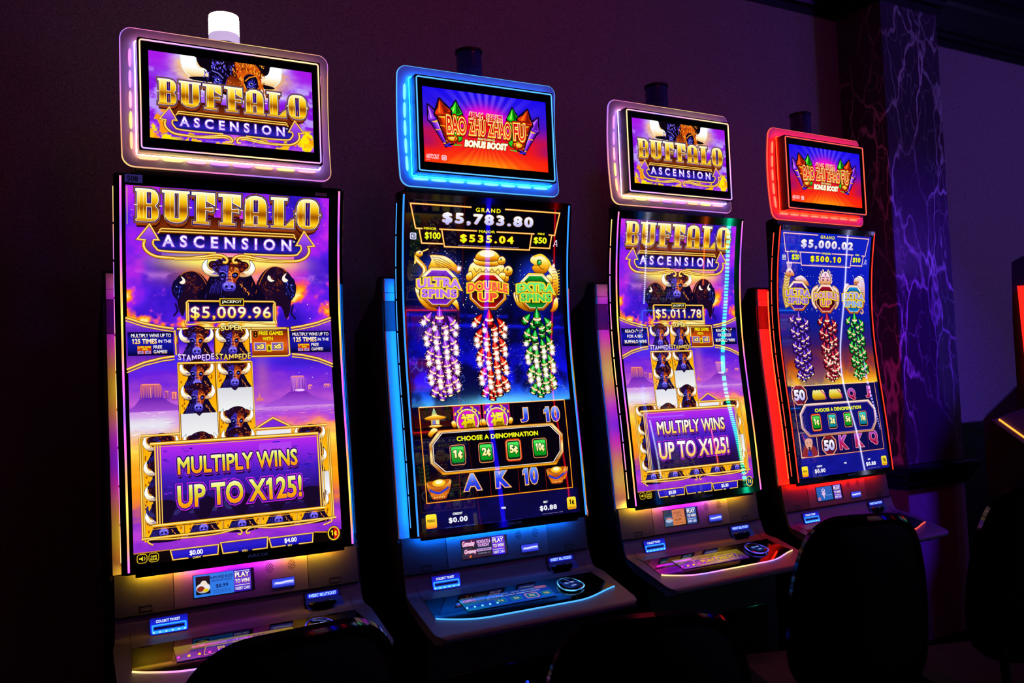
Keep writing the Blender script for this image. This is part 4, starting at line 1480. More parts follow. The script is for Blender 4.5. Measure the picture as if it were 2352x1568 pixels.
def chain(A, cx, ztop, zbot, c, sparks, seed, half=50, plain_top=0):
    r = random.Random(seed)
    rows = 8
    items = []
    for i in range(rows):
        z = ztop - 30 - (ztop - zbot - 78) * i / (rows - 1)
        w = half * (1 - .035 * i) * (.86 if i == 0 else 1)
        sp = bool(sparks) and (plain_top == 0 or i > 1)
        if i == rows - 1:
            sp = None
        for q in (-.95, -.32, .32, .95):
            dz = (4 if abs(q) > .5 else -6) + (9 if (i % 2) == (q > 0) else -5)
            items.append((z + dz, cx + q * w * .72 + i * .9, -q * (.75 if i == 0 else .5), sp))
    items.append((zbot + 50, cx + 7, 0, None))
    items.sort(key=lambda k: k[0])
    for z, x, a, sp in items:
        cracker(A, x, z, a, 47, 25, c, sp, r)
    cracker(A, cx - 1, ztop + 4, 0, 64, 30, c, False, r)


def goldblob(A, pts, hi='#fff8b0', w=4):
    S_ = smooth(pts, 3)
    z0, z1 = min(p[1] for p in S_), max(p[1] for p in S_)
    A.line(S_, w, '#5a2404', True)
    A.poly(S_, G(z0, z1, GOLDM))


PUR = ('#4a0c98', '#9a30f0', '#d8a0ff')
RED = ('#6a0408', '#f01010', '#ff7858')
GRN = ('#044818', '#10b830', '#80ff90')
PUR2 = ('#2a0a70', '#5a20c8', '#a080ff')
RED2 = ('#5a0418', '#c01038', '#f06080')
CYN = ('#0848a0', '#18a0f0', '#90f8ff')


def badge(A, cx, cz, rx, rz, c, l1, l2, alt):
    A.poly(octagon(cx, cz, rx + 2, rz + 2), '#3a1404')
    A.poly(octagon(cx, cz, rx, rz), G(cz - rz, cz + rz, GOLDM if not alt else [(0, '#c85a20'), (.5, '#8a4830'), (.8, '#ffe8c0'), (1, '#ffd0c0')]))
    A.poly(octagon(cx, cz, rx - 8, rz - 8), '#fff0d8')
    A.poly(octagon(cx, cz, rx - 10, rz - 10), G(cz - rz, cz + rz, [(0, c[1]), (.22, c[0]), (.5, '#0c0410'), (.75, c[0]), (1, c[1])]))
    h = (c[1], c[2])
    g = G(cz - rz, cz + rz, [(0, c[1]), (1, c[2] if not alt else '#c0a0f0')])

    def warp(T):
        T = T.copy()
        t = (T[..., 0] - cx) / rx
        T[..., 1] = T[..., 1] - 7 * t * t
        return T
    W = 1.28 if len(l1) > 4 else 1.1
    A.text(l1, cx - rx * W * .86, cx + rx * W * .86, cz + 2, cz + 34, g, outs=((.15, '#140604'), (.11, '#ffd828')), bold=.045, sp=1.06, warp=warp)
    w2 = rx * (.9 if len(l2) > 3 else .5)
    A.text(l2, cx - w2, cx + w2, cz - 36, cz - 6, g, outs=((.15, '#140604'), (.11, '#ffd828')), bold=.045, sp=1.06)


def crane(A):
    goldblob(A, [(-222, 1975), (-228, 1990), (-205, 1992), (-170, 1988), (-140, 1970), (-116, 1942), (-122, 1930), (-150, 1945), (-200, 1945), (-235, 1940)])
    for k in range(5):
        A.line(smooth([(-222 + k * 4, 1985 - k * 6), (-185, 1980 - k * 8), (-150 + k * 3, 1962 - k * 8)], 3, False), 2, '#8a4404')
    goldblob(A, [(-283, 1880), (-266, 1872), (-262, 1850), (-240, 1826), (-210, 1808), (-205, 1800), (-240, 1806), (-268, 1832), (-280, 1860)])
    for k in range(5):
        A.line([(-277 + k * 10, 1862 - k * 11), (-262 + k * 9, 1848 - k * 8)], 2, '#8a4404')
    pts = smooth([(-262, 1998), (-276, 1992), (-276, 1975), (-262, 1962), (-248, 1945), (-250, 1925), (-264, 1905), (-266, 1880)], 5, False)
    A.line(pts, 19, '#5a2404')
    A.line(pts, 15, '#f0a818')
    A.line([(x - 2, z) for x, z in pts], 6, '#fff8b0')
    A.line([(-262, 2000), (-234, 2012)], 4, '#ffe060')
    A.line([(-262, 1997), (-236, 2008)], 2, '#8a4404')
    A.line([(-278, 1995), (-284, 1960)], 6, '#ffe060')
    goldblob(A, [(-280, 1998), (-268, 2005), (-256, 2000), (-256, 1990), (-268, 1984), (-278, 1988)])
    A.ell(-265, 1997, 3, 3, '#6a20a0', 8)
    goldblob(A, [(-150, 1830), (-135, 1815), (-122, 1800), (-125, 1830), (-140, 1845)])


def turtles(A):
    goldblob(A, [(-80, 1950), (-78, 1900), (-62, 1890), (50, 1892), (70, 1905), (64, 1950), (40, 1972), (-50, 1975)])
    for s in (-1, 1):
        goldblob(A, [(-6 + s * 76, 1900), (-6 + s * 86, 1880), (-6 + s * 82, 1862), (-6 + s * 70, 1875)])
        goldblob(A, [(-6 + s * 66, 1938), (-6 + s * 84, 1925), (-6 + s * 80, 1905), (-6 + s * 62, 1915)])
    for k in range(5):
        A.line([(-60 + k * 24, 1950), (-50 + k * 24, 1936), (-36 + k * 24, 1950)], 2.5, '#8a4404')
    goldblob(A, [(-58, 1985), (-56, 1968), (-30, 1960), (20, 1960), (42, 1968), (44, 1985), (-8, 1978)])
    goldblob(A, [(-52, 1982), (-46, 2004), (-20, 2016), (10, 2016), (34, 2004), (42, 1984), (0, 1976)])
    A.ell(-8, 2001, 30, 10, '#fff8d8', 16)
    for x, z, s in ((50, 1980, 15), (76, 1944, 18)):
        goldblob(A, [(x - s, z - s * .4), (x - s * .6, z + s * .7), (x + s * .3, z + s), (x + s, z + s * .3), (x + s * .8, z - s * .6), (x, z - s)])
        A.ell(x - s * .1, z + s * .3, s * .24, s * .28, '#2a1004', 10)
        A.ell(x - s * .05, z + s * .36, s * .08, s * .1, '#ffffff', 6)
        A.line([(x + s * .1, z - s * .5), (x + s * .5, z - s * .4), (x + s * .8, z - s * .1)], 2, '#6a2c04')
    goldblob(A, [(30, 1920), (50, 1938), (66, 1932), (60, 1912), (40, 1905)])


def fish(A):
    goldblob(A, [(236, 1960), (256, 1970), (280, 1950), (288, 1910), (284, 1865), (272, 1850), (262, 1870), (266, 1905), (256, 1935)])
    for k in range(9):
        z = 1948 - k * 11
        A.line([(262 + k * .8, z), (272 + k, z + 4), (282, z)], 2, '#8a4404')
        A.line([(284, z), (294, z + 4)], 3, '#e8c020')
    goldblob(A, [(172, 1995), (190, 2004), (215, 2006), (240, 1992), (248, 1970), (238, 1945), (210, 1935), (185, 1945), (176, 1960), (186, 1968), (170, 1980)])
    A.line(smooth([(186, 1968), (205, 1966), (214, 1956), (228, 1954)], 4, False), 3, '#8a4404')
    A.line(smooth([(182, 1998), (215, 2006), (246, 1985), (256, 1962)], 4, False), 7, '#ffd830')
    A.ell(206, 1978, 11, 11, '#2a1404', 14)
    A.ell(206, 1978, 8, 8, '#18b040', 14)
    A.ell(209, 1981, 2.5, 2.5, '#ffffff', 8)
    goldblob(A, [(228, 1920), (250, 1935), (264, 1915), (252, 1895), (236, 1900)])
    goldblob(A, [(98, 1862), (106, 1868), (130, 1862), (140, 1840), (160, 1815), (180, 1800), (150, 1800), (118, 1815), (102, 1840)])
    for k in range(4):
        A.line([(104 + k * 9, 1860), (112 + k * 9, 1830), (132 + k * 9, 1806)], 2.4, '#8a4404')
    goldblob(A, [(282, 1850), (284, 1820), (270, 1800), (250, 1798), (262, 1815), (268, 1840)])


def beast(A, cx, cz, kind, r):
    """pale carved beasts of the second cabinet"""
    PK = [(0, '#c85a18'), (.4, '#e8a060'), (.7, '#f0d0e0'), (1, '#ffffff')]

    def b(pts, w=4):
        S_ = smooth(pts, 3)
        z0, z1 = min(p[1] for p in S_), max(p[1] for p in S_)
        A.line(S_, w, '#4a1c50', True)
        A.poly(S_, G(z0, z1, PK))
    if kind == 0:
        pts = smooth([(-250, 1990), (-262, 1970), (-270, 1940), (-278, 1900), (-272, 1860), (-262, 1830)], 5, False)
        A.line(pts, 40, '#4a1c50')
        A.line(pts, 35, '#c8a048')
        for k in range(12):
            A.line([(-288 + k, 1985 - k * 13), (-272, 1978 - k * 13), (-252, 1985 - k * 13)], 2.5, '#fff0c0')
        b([(-268, 2000), (-250, 2006), (-232, 1996), (-218, 1975), (-238, 1972), (-262, 1970), (-275, 1980)])
        for k in range(4):
            A.line([(-262 + k * 6, 2004), (-268 + k * 9, 2026)], 5, '#e8c0d8')
            A.ell(-268 + k * 9, 2030, 5, 6, '#f0d0e8', 8)
        A.ell(-248, 1990, 5, 5, '#6a20a0', 8)
        b([(-215, 1960), (-175, 1975), (-140, 1958), (-120, 1930), (-150, 1935), (-190, 1945)])
    elif kind == 1:
        for s in (-1, 1):
            for k in range(5):
                a = .35 + k * .32
                x, z = cx + s * 40 * math.sin(a), cz + 72 + 50 * math.cos(a)
                A.line([(cx + s * 22 * math.sin(a), cz + 72 + 26 * math.cos(a)), (x, z), (x + s * 6, z + 12)], 9, '#f0c8a0')
            pts = smooth([(cx + s * 50, cz + 50), (cx + s * 84, cz + 30), (cx + s * 86, cz - 20), (cx + s * 62, cz - 50)], 5, False)
            A.line(pts, 24, '#4a1c50')
            A.line(pts, 19, '#e8b080')
            A.line([(x - 3, z) for x, z in pts], 6, '#fff0f0')
        b([(cx - 34, cz + 60), (cx - 30, cz + 100), (cx, cz + 122), (cx + 30, cz + 100), (cx + 34, cz + 60), (cx + 18, cz + 40), (cx - 18, cz + 40)])
        for s in (-1, 1):
            A.ell(cx + s * 15, cz + 82, 7, 5, '#3a1030', 10)
            A.ell(cx + s * 15, cz + 83, 3, 3, '#ff70c0', 8)
            A.line([(cx + s * 4, cz + 96), (cx + s * 24, cz + 92)], 4, '#a04870')
            A.ell(cx + s * 7, cz + 62, 4, 4, '#5a1c40', 8)
        A.poly([(cx - 20, cz + 52), (cx + 20, cz + 52), (cx + 12, cz + 38), (cx - 12, cz + 38)], '#5a1c40')
        for k in range(5):
            A.poly([(cx - 16 + k * 8, cz + 53), (cx - 10 + k * 8, cz + 53), (cx - 13 + k * 8, cz + 44)], '#fff0f0')
        A.ell(cx, cz + 108, 7, 7, '#d060a0', 10)
    else:
        b([(cx + 6, cz + 62), (cx + 20, cz + 98), (cx + 48, cz + 108), (cx + 76, cz + 92), (cx + 86, cz + 50), (cx + 84, cz - 10), (cx + 70, cz - 50), (cx + 60, cz), (cx + 50, cz + 34)])
        for k in range(11):
            A.line([(cx + 50 + k * 1.5, cz + 96 - k * 11), (cx + 62 + k, cz + 90 - k * 11), (cx + 80 + k * .3, cz + 96 - k * 11)], 3, '#a890e8' if k % 2 else '#d8a060')
        b([(cx + 4, cz + 78), (cx + 14, cz + 96), (cx + 36, cz + 100), (cx + 44, cz + 84), (cx + 30, cz + 68), (cx + 12, cz + 66)])
        A.line([(cx + 6, cz + 76), (cx + 18, cz + 74), (cx + 28, cz + 76)], 2.5, '#5a1c50')
        A.ell(cx + 30, cz + 88, 5, 5, '#ffffff')
        A.ell(cx + 30, cz + 88, 3, 3, '#40208a', 8)
        b([(cx - 72, cz + 26), (cx - 62, cz + 58), (cx - 46, cz + 70), (cx - 30, cz + 60), (cx - 40, cz + 40), (cx - 56, cz + 10)])
        for k in range(4):
            A.line([(cx - 62 + k * 8, cz + 52 + k * 3), (cx - 56 + k * 8, cz + 66 + k * 1)], 4, '#e8d0f8')
        b([(cx - 80, cz + 10), (cx - 70, cz + 26), (cx - 60, cz - 10), (cx - 36, cz - 56), (cx - 66, cz - 40), (cx - 78, cz - 20)])
        A.line(smooth([(cx + 60, cz - 50), (cx + 70, cz - 66), (cx + 58, cz - 74), (cx + 50, cz - 64)], 4, False), 8, '#e8b080')


def denom(A, x0, x1, z0, z1, t, hot, alt=0):
    w = x1 - x0
    h = z1 - z0
    if hot:
        A.poly(rrect(x0 - 5, x1 + 5, z0 - 6, z1 + 6, 14), '#7a1c04')
        A.poly(rrect(x0 - 2.5, x1 + 2.5, z0 - 3, z1 + 3, 13), '#ff5a08')
    A.poly(rrect(x0, x1, z0, z1, 10), '#ff9a60' if not hot else '#ffb080')
    A.poly(rrect(x0 + 2.2, x1 - 2.2, z0 + 2.2, z1 - 2.2, 8), '#3a1020')
    A.poly(rrect(x0 + 4, x1 - 4, z0 + 4, z1 - 4, 7), '#062008')
    A.poly(rrect(x0 + 6, x1 - 6, z0 + 9, z1 - 6, 5), G(z0, z1, [(0, '#087818'), (.35, '#08a020'), (.7, '#10c830'), (.82, '#50f060'), (1, '#18b030')]) if not alt else G(z0, z1, [(0, '#0a6a90'), (.6, '#10a0b0'), (1, '#50f0e0')]))
    A.text(t, x0 + w * .22, x1 - w * .2, z0 + h * .3, z1 - h * .24, G(z0, z1, [(.2, '#ffe020'), (.6, '#fffbc0')]), outs=((.06, '#043008'),), bold=.05)


def fire_main(mp, nr, parent, alt=0):
    backdrop('main_screen', -318, 306, 1062, 2172, 3.125, mp, nr, cavern_picture(alt), parent)
    A = Art(mp, nr)
    r = random.Random(17)
    for k in range(160):
        cx = r.choice([-190, -8, 195])
        a, q = r.uniform(0, 2 * PI), r.uniform(60, 120)
        x, z = cx + q * math.cos(a), 1890 + q * math.sin(a)
        if -310 < x < 298:
            A.ell(x, z, *([r.choice([.7, 1.2, 1.9])] * 2), '#ffffff', 5)
    # jackpot ladder at the top
    if not alt:
        A.poly([(-300, 2168), (-300, 2176), (30, 2176), (30, 2168)], '#05030c')
    gl = '#ffb020' if not alt else '#e8b0c8'
    hi = '#fff0b0' if not alt else '#ffe8ff'

    def bar(pts):
        A.line(pts, 7, '#7a2804')
        A.line(pts, 5, gl)
        A.line(pts, 1.8, hi)
    bar([(-74, 2162), (-303, 2162), (-282, 2080), (-256, 2080)])
    bar([(59, 2162), (288, 2161), (270, 2079), (244, 2080)])
    bar([(-195, 2081), (-49, 2081)])
    bar([(28, 2081), (184, 2081)])
    bar([(-269, 2078), (-259, 2031), (-180, 2031)])
    bar([(-185, 2079), (-174, 2022), (164, 2022), (173, 2079)])
    bar([(257, 2077), (250, 2031), (168, 2031)])
    yg = G(2000, 2170, [(0, '#f0e818'), (1, '#fff020')])
    A.text('GRAND', -57, 42, 2147, 2162, '#f8e818', bold=.035, sp=1.35)
    A.text('$5,783.80' if not alt else '$5,000.02', -184, 177, 2098, 2140, G(2098, 2140, [(0, '#b8b0ff'), (.5, '#d8d8ff'), (1, '#ffffff')]), outs=((.035, '#8a5a20'),), bold=.05, sp=1.3)
    A.text('MINOR', -252, -205, 2077, 2086, '#f8e818', bold=.04, sp=1.1)
    A.text('MAJOR', -42, 22, 2073, 2085, '#f8e818', bold=.04, sp=1.1)
    A.text('MINI', 198, 226, 2078, 2086, '#f8e818', bold=.04, sp=1.1)
    c3 = G(2030, 2072, [(0, '#c8f010'), (1, '#f8f820')])
    A.text('$100' if not alt else '$20', -248 if not alt else -240, -189, 2043, 2070, c3, outs=((.03, '#5a3008'),), bold=.04)
    A.text('$535.04' if not alt else '$500.10', -115, 98, 2037, 2068, c3, outs=((.04, '#a01808'),), bold=.045, sp=1.35)
    A.text('$50' if not alt else '$10', 181, 237, 2044, 2070, c3, outs=((.03, '#5a3008'),), bold=.04)
    A.text('2023 ARISTOCRAT TECHNOLOGIES AUSTRALIA PTY LTD. MALFUNCTION VOIDS ALL PAYS AND PLAYS', -122, 120, 2026.5, 2030, '#b090d0')
    A.poly(rrect(-302, -279, 2042, 2065, 4), '#d8d8ff')
    A.line([(-284, 2060), (-297, 2060), (-297, 2047), (-284, 2047), (-284, 2054), (-291, 2054)], 2.6, '#080418')
    A.line([(265, 2038), (276, 2061), (279, 2061), (281, 2038)], 2.6, '#e8e8ff')
    A.line([(269, 2046), (281, 2046)], 2, '#e8e8ff')
    if not alt:
        crane(A)
        turtles(A)
        fish(A)
    else:
        for i, cx in enumerate((-194, -8, 190)):
            beast(A, cx, 1876, i, r)
    pc, rc, gc = (PUR, RED, GRN) if not alt else (PUR2, RED2, CYN)
    badge(A, -194, 1881, 74, 68, pc, 'ULTRA', 'SPINS', alt)
    badge(A, -6, 1870, 73, 67, rc, 'DOUBLE', 'UP', alt)
    badge(A, 191, 1870, 72, 68, gc, 'EXTRA', 'SPINS', alt)
    chain(A, -196, 1812, 1500, pc, not alt, 41)
    chain(A, -4, 1804, 1492, rc, not alt, 42, plain_top=0)
    if alt:
        rr = random.Random(3)
        for k in range(20):
            sparkle(A, -4 + rr.uniform(-48, 48), rr.uniform(1510, 1660), 7, rr)
            sparkle(A, 205 + rr.uniform(-30, 48), rr.uniform(1510, 1680), 7, rr)
    chain(A, 192, 1806, 1494, GRN if alt else gc, not alt, 43, plain_top=1)
    if not alt:
        sparkle(A, -118, 1948, 12, r)
        sparkle(A, 268, 1968, 8, r)
    # reel window
    A.rect(-294, 280, 1151, 1469, G(1151, 1469, [(0, '#04020c' if not alt else '#0a0a50'), (1, '#06020c' if not alt else '#0a0a48')]))
    for x in (-166, -50, 62, 172):
        A.line([(x, 1155), (x, 1240)], 1.2, '#a01810')
        A.line([(x, 1400), (x, 1465)], 1.2, '#3a0820')
    fr = '#ffb828' if not alt else '#d07848'
    A.line([(-294, 1469), (280, 1469), (280, 1151), (-290, 1151)], 4.6, '#a83808', True)
    A.line([(-294, 1469), (280, 1469), (280, 1151), (-290, 1151)], 2.2, fr if not alt else '#e8b090', True)
    A.line([(-294, 1470), (280, 1470)], 2.4, '#fff0c0')
    if not alt:
        # lantern, fortune medals, card faces
        goldblob(A, [(-276, 1432), (-250, 1440), (-240, 1446), (-226, 1440), (-198, 1432), (-215, 1426), (-258, 1424)])
        A.poly([(-250, 1442), (-240, 1466), (-230, 1442)], G(1440, 1466, [(0, '#e8c840'), (.5, '#80c8a0'), (1, '#fff0a0')]))
        A.rect(-254, -222, 1404, 1426, '#c8a040')
        A.rect(-248, -238, 1407, 1423, '#6a78d8')
        A.rect(-235, -226, 1407, 1423, '#f0f0a0')
        goldblob(A, [(-262, 1404), (-240, 1408), (-214, 1404), (-240, 1398)])
        goldblob(A, [(-260, 1388), (-246, 1398), (-232, 1390), (-248, 1378), (-258, 1368), (-268, 1376)])
        for x0 in (-170, -56):
            A.rect(x0, x0 + 106, 1398, 1466, '#c81c60')
            A.rect(x0 + 5, x0 + 101, 1398, 1463, '#6a10b0')
            for s in (-1, 1):
                for k in range(3):
                    A.line(smooth([(x0 + 53 + s * (14 + k * 14), 1463 - k * 9), (x0 + 53 + s * (24 + k * 12), 1458 - k * 10), (x0 + 53 + s * (18 + k * 12), 1450 - k * 6)], 4, False), 5, '#f0c828')
                goldblob(A, [(x0 + 53 + s * 50, 1418), (x0 + 53 + s * 62, 1412), (x0 + 53 + s * 56, 1396), (x0 + 53 + s * 44, 1398)])
            A.ell(x0 + 53, 1412, 43, 44, '#f8e8b0', 28)
            A.ell(x0 + 53, 1412, 39, 40, '#c08018', 28)
            A.ell(x0 + 53, 1412, 36, 37, '#e010d8', 28)
            A.text('福', x0 + 27, x0 + 80, 1386, 1440, G(1386, 1440, [(0, '#c89008'), (.5, '#f0e010'), (1, '#fff860')]), outs=((.03, '#8a5a00'),), bold=.03)
        bl = [(0, '#1828d0'), (.5, '#2848e8'), (1, '#8ab8ff')]
        for t, a, b, z0, z1 in (('J', 92, 121, 1398, 1448), ('10', 189, 253, 1393, 1447), ('A', -150, -86, 1178, 1234), ('K', -29, 25, 1178, 1240), ('10', 80, 140, 1178, 1240)):
            A.text(t, a, b, z0, z1, G(z0, z1, bl), outs=((.06, '#180808'), (.045, '#ffb878')), bold=.045)
        for x, z, s in ((-228, 1196, .72), (-244, 1190, 1), (236, 1204, .7), (216, 1198, .92)):
            A.poly(smooth([(x - 42 * s, z + 30 * s), (x - 34 * s, z + 18 * s), (x, z + 8 * s), (x + 34 * s, z + 20 * s), (x + 44 * s, z + 34 * s), (x + 40 * s, z + 8 * s), (x + 30 * s, z - 16 * s), (x + 22 * s, z - 30 * s), (x - 20 * s, z - 30 * s), (x - 30 * s, z - 14 * s), (x - 40 * s, z + 6 * s)], 3), G(z - 30 * s, z + 34 * s, [(0, '#8a2c04'), (.25, '#e87a10'), (.45, '#a83c04'), (.7, '#e88a18'), (1, '#ffe080')]))
            A.poly(smooth([(x - 40 * s, z + 30 * s), (x - 16 * s, z + 32 * s), (x + 2 * s, z + 34 * s), (x + 24 * s, z + 34 * s), (x + 42 * s, z + 33 * s), (x + 30 * s, z + 18 * s), (x, z + 9 * s), (x - 30 * s, z + 16 * s)], 3), '#c06008')
            A.ell(x + 2 * s, z + 24 * s, 24 * s, 12 * s, '#ffc820')
            A.ell(x + 2 * s, z + 27 * s, 14 * s, 7 * s, '#fff8c0')
            A.line(smooth([(x - 34 * s, z + 4 * s), (x, z - 10 * s), (x + 36 * s, z + 8 * s)], 4, False), 7 * s, '#2038c8')
            for k in range(7):
                A.ell(x - 18 * s + 6 * s * k, z - 23 * s, 2.4 * s, 4 * s, '#ffb050', 8)
    else:
        for cx, cz in ((-250, 1430), (-100, 1196)):
            A.poly(octagon(cx, cz, 50, 46), '#e8a888')
            A.poly(octagon(cx, cz, 45, 41), G(cz - 41, cz + 41, [(0, '#6a0c30'), (1, '#8a1c28')]))
            A.text('50', cx - 36, cx + 36, cz - 26, cz + 24, G(cz - 26, cz + 24, [(0, '#b8b0f0'), (1, '#ffffff')]), outs=((.07, '#1c0828'),), bold=.05)
        for x0 in (-165, -52):
            for k in range(4):
                A.poly(smooth([(x0 + 18 * k, 1410), (x0 + 18 * k + 2, 1438), (x0 + 18 * k + 14, 1448), (x0 + 18 * k + 28, 1436), (x0 + 18 * k + 26, 1402)], 3), G(1400, 1448, [(0, '#a05808'), (.5, '#e8c828'), (1, '#f0f0a0')]))
            A.line([(x0 + 60, 1444), (x0 + 84, 1424), (x0 + 88, 1404)], 6, '#e04090')
        for t, a, b, z0, z1 in (('Q', 76, 130, 1392, 1446), ('J', 206, 240, 1398, 1452), ('K', -30, 28, 1170, 1232), ('K', 82, 140, 1172, 1234), ('Q', 184, 244, 1176, 1244)):
            A.text(t, a, b, z0, z1, G(z0, z1, [(0, '#a81038'), (.5, '#b82060'), (1, '#a050e0')]), outs=((.06, '#180828'), (.04, '#e890b8')), bold=.045)
        A.rect(-290, -176, 1152, 1262, '#e8c0b0')
        A.rect(-286, -180, 1156, 1260, '#10085a')
        A.poly(smooth([(-280, 1156), (-272, 1190), (-250, 1204), (-214, 1204), (-192, 1190), (-186, 1156)], 3), '#8a2030')
        A.poly([(-250, 1156), (-234, 1200), (-216, 1156)], '#1c2ab0')
        A.poly(smooth([(-258, 1226), (-252, 1198), (-232, 1182), (-214, 1198), (-208, 1226), (-232, 1240)], 3), '#e0a088')
        A.poly(smooth([(-266, 1228), (-258, 1252), (-232, 1260), (-206, 1252), (-200, 1228), (-232, 1236)], 3), '#1c1890')
        A.line([(-258, 1228), (-268, 1256)], 5, '#c02050')
        A.poly([(-240, 1196), (-224, 1196), (-232, 1172)], '#180828')
        A.line([(-248, 1216), (-238, 1214)], 2.4, '#180828')
        A.line([(-226, 1214), (-216, 1216)], 2.4, '#180828')
    # denomination panel
    P = [(-228, 1388), (219, 1388), (258, 1345), (254, 1282), (220, 1239), (-225, 1239), (-267, 1281), (-267, 1345)]

    def sc(k, kz):
        return [(-5 + (x + 5) * k, 1313 + (z - 1313) * kz) for x, z in P]
    A.poly(sc(1.012, 1.04), '#3a1404')
    A.poly(P, G(1239, 1388, [(0, '#ffb010'), (.1, '#b85a04'), (.45, '#ffe890'), (.6, '#c88010'), (.9, '#ffe8a0'), (1, '#f0a018')]) if not alt else G(1239, 1388, [(0, '#c88058'), (.5, '#e8d0d8'), (1, '#ffe0d0')]))
    A.poly(sc(.965, .905), '#5a2404')
    A.poly(sc(.955, .885), '#fff8f0' if not alt else '#d0a0d0')
    A.poly(sc(.945, .86), '#06020c' if not alt else '#100e70')
    A.text('CHOOSE A DENOMINATION', -165, 156, 1347, 1364, G(1347, 1364, [(0, '#d8f010'), (1, '#fff020')]), bold=.045, sp=1.05)
    for i, (a, b, z0, z1, t) in enumerate(((-194, -136, 1267, 1336, '1¢'), (-86, -28, 1267, 1336, '2¢'), (23, 79, 1268, 1337, '5¢'), (128, 188, 1267, 1337, '10¢'))):
        denom(A, a, b, z0, z1, t, (i == 2 and not alt) or (i == 0 and alt), alt and i in (1, 3))
    # foot
    A.poly(rrect(-298, -259, 1068, 1114, 6), G(1068, 1114, [(0, '#ff7a08'), (.25, '#ffc010'), (1, '#fff030')]))
    A.text('MENU', -292, -265, 1088, 1097, '#1a1008', bold=.025)
    A.text('CREDIT', -200, -163, 1103, 1111, '#ffffff', bold=.04)
    A.text('$0.00', -216, -146, 1076, 1096, '#f0f0ff', bold=.045, sp=1.15)
    A.text('WIN', -16, 2, 1103, 1111, '#ffffff', bold=.04)
    A.text('BET', 154, 172, 1107, 1114, '#ffffff', bold=.04)
    A.text('$0.88', 137, 207, 1079, 1099, '#f0f0ff', bold=.045, sp=1.15)
    A.text('Cashout Voucher Printed - $0.48', 145, 230, 1068, 1071, '#b0a0d0')
    A.poly(rrect(251, 289, 1074, 1118, 7), G(1074, 1118, [(0, '#e88a10'), (.2, '#f8c818'), (1, '#f8e838')]))
    A.text('1¢', 261, 281, 1089, 1110, '#1a1008', bold=.04)
    A.text('TOUCH HERE', 256, 285, 1079, 1083, '#5a2808', bold=.02)
    A.line([(-230, 1064), (-120, 1064)], 1.2, '#3858d8')
    A.line([(-100, 1063.5), (60, 1063.5)], 1.0, '#28209a')
    return A.build('screen_artwork', parent)


# ---------------------------------------------------------------- the room
def struct(name, mb, m, smooth=False):
    o = mb.build(name, m, smooth=smooth)
    o['kind'] = 'structure'
    return o


FL = -ZO / K                     # floor height in survey units
YW = .70                         # back wall
CEIL = 4.05
struct('floor', MB().box(-5, 12, -7.5, 3, FL - .1, FL), M['carpet'])
wall = struct('wall_back', MB().box(-5, 12, YW, YW + .15, FL, CEIL), M['wall'])
struct('wall_left', MB().box(-5.15, -5, -7.5, YW, FL, CEIL), M['wall'])
struct('wall_right', MB().box(12, 12.15, -7.5, YW, FL, CEIL), M['wall'])
struct('wall_front', MB().box(-5, 12, -7.65, -7.5, FL, CEIL), M['wall'])
ceil = struct('ceiling', MB().box(-5, 12, -7.5, YW, CEIL, CEIL + .1), M['ceiling'])
# ceiling grid near the wall
for k in range(14):
    o = MB().box(-4 + k * .95, -3.985 + k * .95, -3.5, YW, CEIL - .006, CEIL).build('ceiling_joint', M['trim'], ceil)
for k in range(5):
    o = MB().box(-4, 12, -.30 - k * .95, -.285 - k * .95, CEIL - .006, CEIL).build('ceiling_joint', M['trim'], ceil)


def crown(o, zb):
    """moulding profile: (outward, z)"""
    return [(0, zb), (.014, zb), (.018, zb + .035), (.034, zb + .05), (.04, zb + .075), (.052, zb + .085), (.075, zb + .12), (.105, zb + .22), (.118, zb + .245), (.13, zb + .25), (.13, zb + .30), (.15, zb + .31), (.15, zb + .345), (0, zb + .345)]


def run_x(prof, y0, x0, x1, ex0=0, ex1=0):
    """profile run along x on a wall facing -y, mitred ends"""
    a = [(x0 - ex0 * o, y0 - o, z) for o, z in prof]
    b = [(x1 + ex1 * o, y0 - o, z) for o, z in prof]
    return [a, b]


CX0, CX1, CY = 3.600, 4.100, .40
CP = crown(0, 3.585)
mb = MB().loft(run_x(CP, YW, -5, CX0, 0, -1))
struct('trim_1', mb, M['trim'])
mb = MB().loft(run_x(CP, CY, CX0, CX1, 1, 1))
mb.loft([[(CX0 - o, CY - o, z) for o, z in CP], [(CX0 - o, YW - .0 - o * 0, z) for o, z in CP]])
mb.loft([[(CX1 + o, CY - o, z) for o, z in CP], [(CX1 + o, YW, z) for o, z in CP]])
struct('trim_2', mb, M['trim'])
mb = MB().loft(run_x(CP, YW, CX1, 12, -1, 0))
struct('trim_3', mb, M['trim'])
# soffit between moulding and ceiling
struct('trim_4', MB().box(-5, 12, YW - .06, YW, 3.93, CEIL).box(CX0 - .06, CX1 + .06, CY - .06, YW, 3.93, CEIL), M['trim'])

# marble clad pillar
col = empty('marble_pillar', (CX0 + CX1) / 2, (CY + YW) / 2)
col['kind'] = 'structure'
col.name = 'trim_5'
ox, oy = (CX0 + CX1) / 2, (CY + YW) / 2


def shifted(mb, dx, dy):
    mb.v = [(x - dx, y - dy, z) for x, y, z in mb.v]
    return mb


